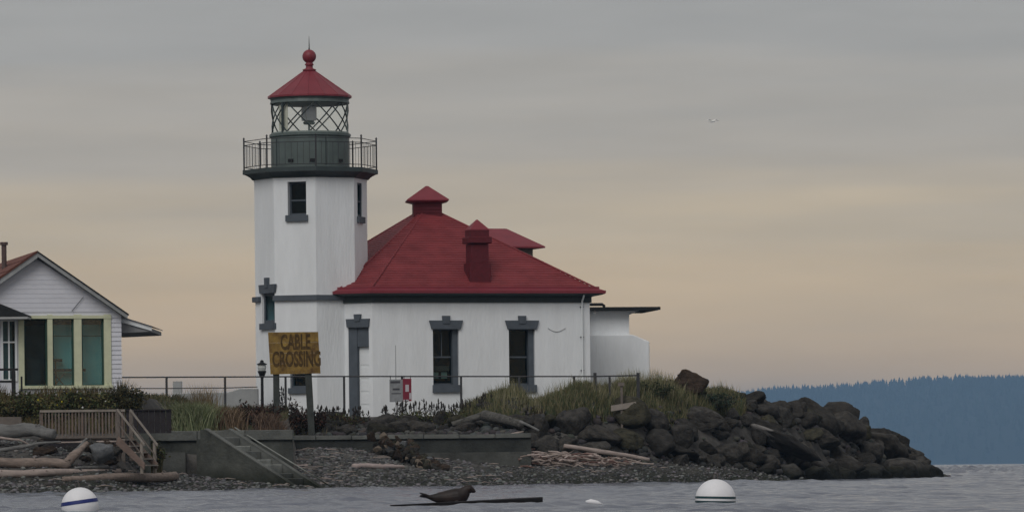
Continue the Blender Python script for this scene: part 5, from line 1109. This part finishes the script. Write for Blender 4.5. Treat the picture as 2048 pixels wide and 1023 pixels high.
# log the seal lies on, and the seal
mb = MB(); LD = 67.6
sec = [(780, 1015.5, 1.5), (830, 1013.5, 2.5), (880, 1012, 4.0), (940, 1010, 5.5), (1000, 1008, 6.0), (1050, 1006.5, 6.6), (1085, 1005.5, 6.8)]
rings = []
for i, (px, py, h) in enumerate(sec):
    dl = 65.6 + 2.2 * i / 6; c = L(px, 950, dl); r_ = (.8, 2.2, 4.2, 6.5, 8.8, 10.4, 11.5)[i] * dl / F; c.z = .036; w = .06 + r_ * .6; j = random.uniform(.94, 1.06)
    rings.append([(c.x, c.y - w, c.z - r_ * 2), (c.x, c.y - w, c.z + r_ * .8 * j), (c.x, c.y - w * .6, c.z + r_ * j), (c.x, c.y + w * .6, c.z + r_), (c.x, c.y + w, c.z + r_ * .7), (c.x, c.y + w, c.z - r_ * 2)])
mb.loft(rings); tag(mb.build('floating_log', mat('black_wet_wood', (.010, .009, .010), .8, .3, 6, .3, 20)), 'dark wet timber floating level in the water under the seal', 'log')
def seal():
    spine = [(840, 990, 1.6, .0), (846, 990, 3.2, .3), (856, 992.5, 3.6, .6), (866, 994, 6.2, .8), (878, 994.5, 10.0, 1), (892, 994.5, 13.5, 1), (906, 993.5, 15.5, 1), (918, 991.5, 15.8, 1), (926, 987, 13.2, 1), (931, 981.5, 10.2, 1), (935, 977.5, 8.8, 1), (940, 977, 8.2, 1), (945, 979.5, 5.6, 1), (949, 981.5, 3.6, 1), (951, 982.3, 1.4, 1)]
    mb = MB(); n = 18; rings = []
    P = [L(a, b, LD) for a, b, _, _ in spine]
    for i, p in enumerate(P):
        t = (P[min(i + 1, len(P) - 1)] - P[max(i - 1, 0)]).normalized(); up = Vector((0, 1, 0)).cross(t) * -1; r_ = spine[i][2] * (1.12 if 2 < i < 12 else 1) * LD / F; wid = r_ * (.9 if i > 2 else 2.2)
        rings.append([p + Vector((0, 1, 0)) * wid * cos(2 * pi * k / n) + up * r_ * sin(2 * pi * k / n) for k in range(n)])
    mb.loft(rings)
    def fl(pts, r): mb.tube(pts, r, 8)
    b = lambda px, py, dy: L(px, py, LD) + Vector((0, dy, 0))
    for s in (-1, 1):
        fl([b(916, 997, s * .05), b(913, 1004, s * .10), b(905, 1009.5, s * .13)], [.035, .022, .010])     # fore flippers
        fl([b(862, 993, s * .02), b(850, 990 + 2 * s, s * .05), b(838, 988 + 4 * s, s * .07)], [.02, .018, .006])  # hind flippers
    o = mb.build('seal', mat('seal_fur', (.013, .010, .010), .5, .45, 6, .15, 40, col2=(.034, .022, .018)), smooth=True)
    md = o.modifiers.new('r', 'REMESH'); md.mode = 'VOXEL'; md.voxel_size = .007; md.use_smooth_shade = True
    dg = bpy.context.evaluated_depsgraph_get(); me = bpy.data.meshes.new_from_object(o.evaluated_get(dg)); o.modifiers.clear(); o.data = me
    c = POS[o.name]
    for s in (-1, 1):
        e = b(942, 974.5, s * .045); m2 = MB(); m2.loft([[(e.x + .006 * sin(t) * cos(a), e.y + .006 * sin(t) * sin(a), e.z + .006 * cos(t)) for a in np.arange(8) * pi / 4] for t in np.linspace(.1, 3.04, 6)]); m2.build('eye', BLACK, o)
    m2 = MB(); e = b(950.5, 981, 0); m2.poly_rings([(.004, e.z - .008), (.011, e.z), (.006, e.z + .007)], 8, (e.x, e.y)); m2.build('nose', BLACK, o)
    return tag(o, 'brown harbour seal resting on the floating timber with its head raised to the right', 'seal')
seal()
# foam slivers at the shore
for i, (px, d, w) in enumerate(((1080, 146.8, 40), (1150, 147.2, 34), (835, 139.0, 50), (905, 141.5, 40))):
    pass

# gull far up
g = L(1424, 243, 330); GL = thing('gull', g, 'tiny gliding gull high in the sky right of the lighthouse', 'bird')
gm = mat('gull_grey', (.75, .75, .72), .8, .1, 4)
mb = MB(); mb.tube([g + Vector((-.22, 0, -.01)), g + Vector((-.05, 0, 0)), g + Vector((.12, 0, .01)), g + Vector((.2, 0, .0))], [.015, .06, .05, .015], 8); mb.build('body', gm, GL, smooth=True)
for s in (-1, 1):
    mb = MB(); w = [g + Vector(q) for q in ((-.05, 0, .03), (.09, 0, .03), (s * .22 + .06, s * .1, .13), (s * .5, s * .2, .03), (s * .22 - .06, s * .1, .12))]
    mb.add([p + Vector((0, 0, .008)) for p in w] + [p - Vector((0, 0, .008)) for p in w], [(0, 1, 2, 4), (4, 2, 3), (5, 9, 7, 6), (9, 8, 7)] + [(a, b, b + 5, a + 5) for a, b in ((0, 1), (1, 2), (2, 3), (3, 4), (4, 0))]); mb.build('wing', gm, GL)
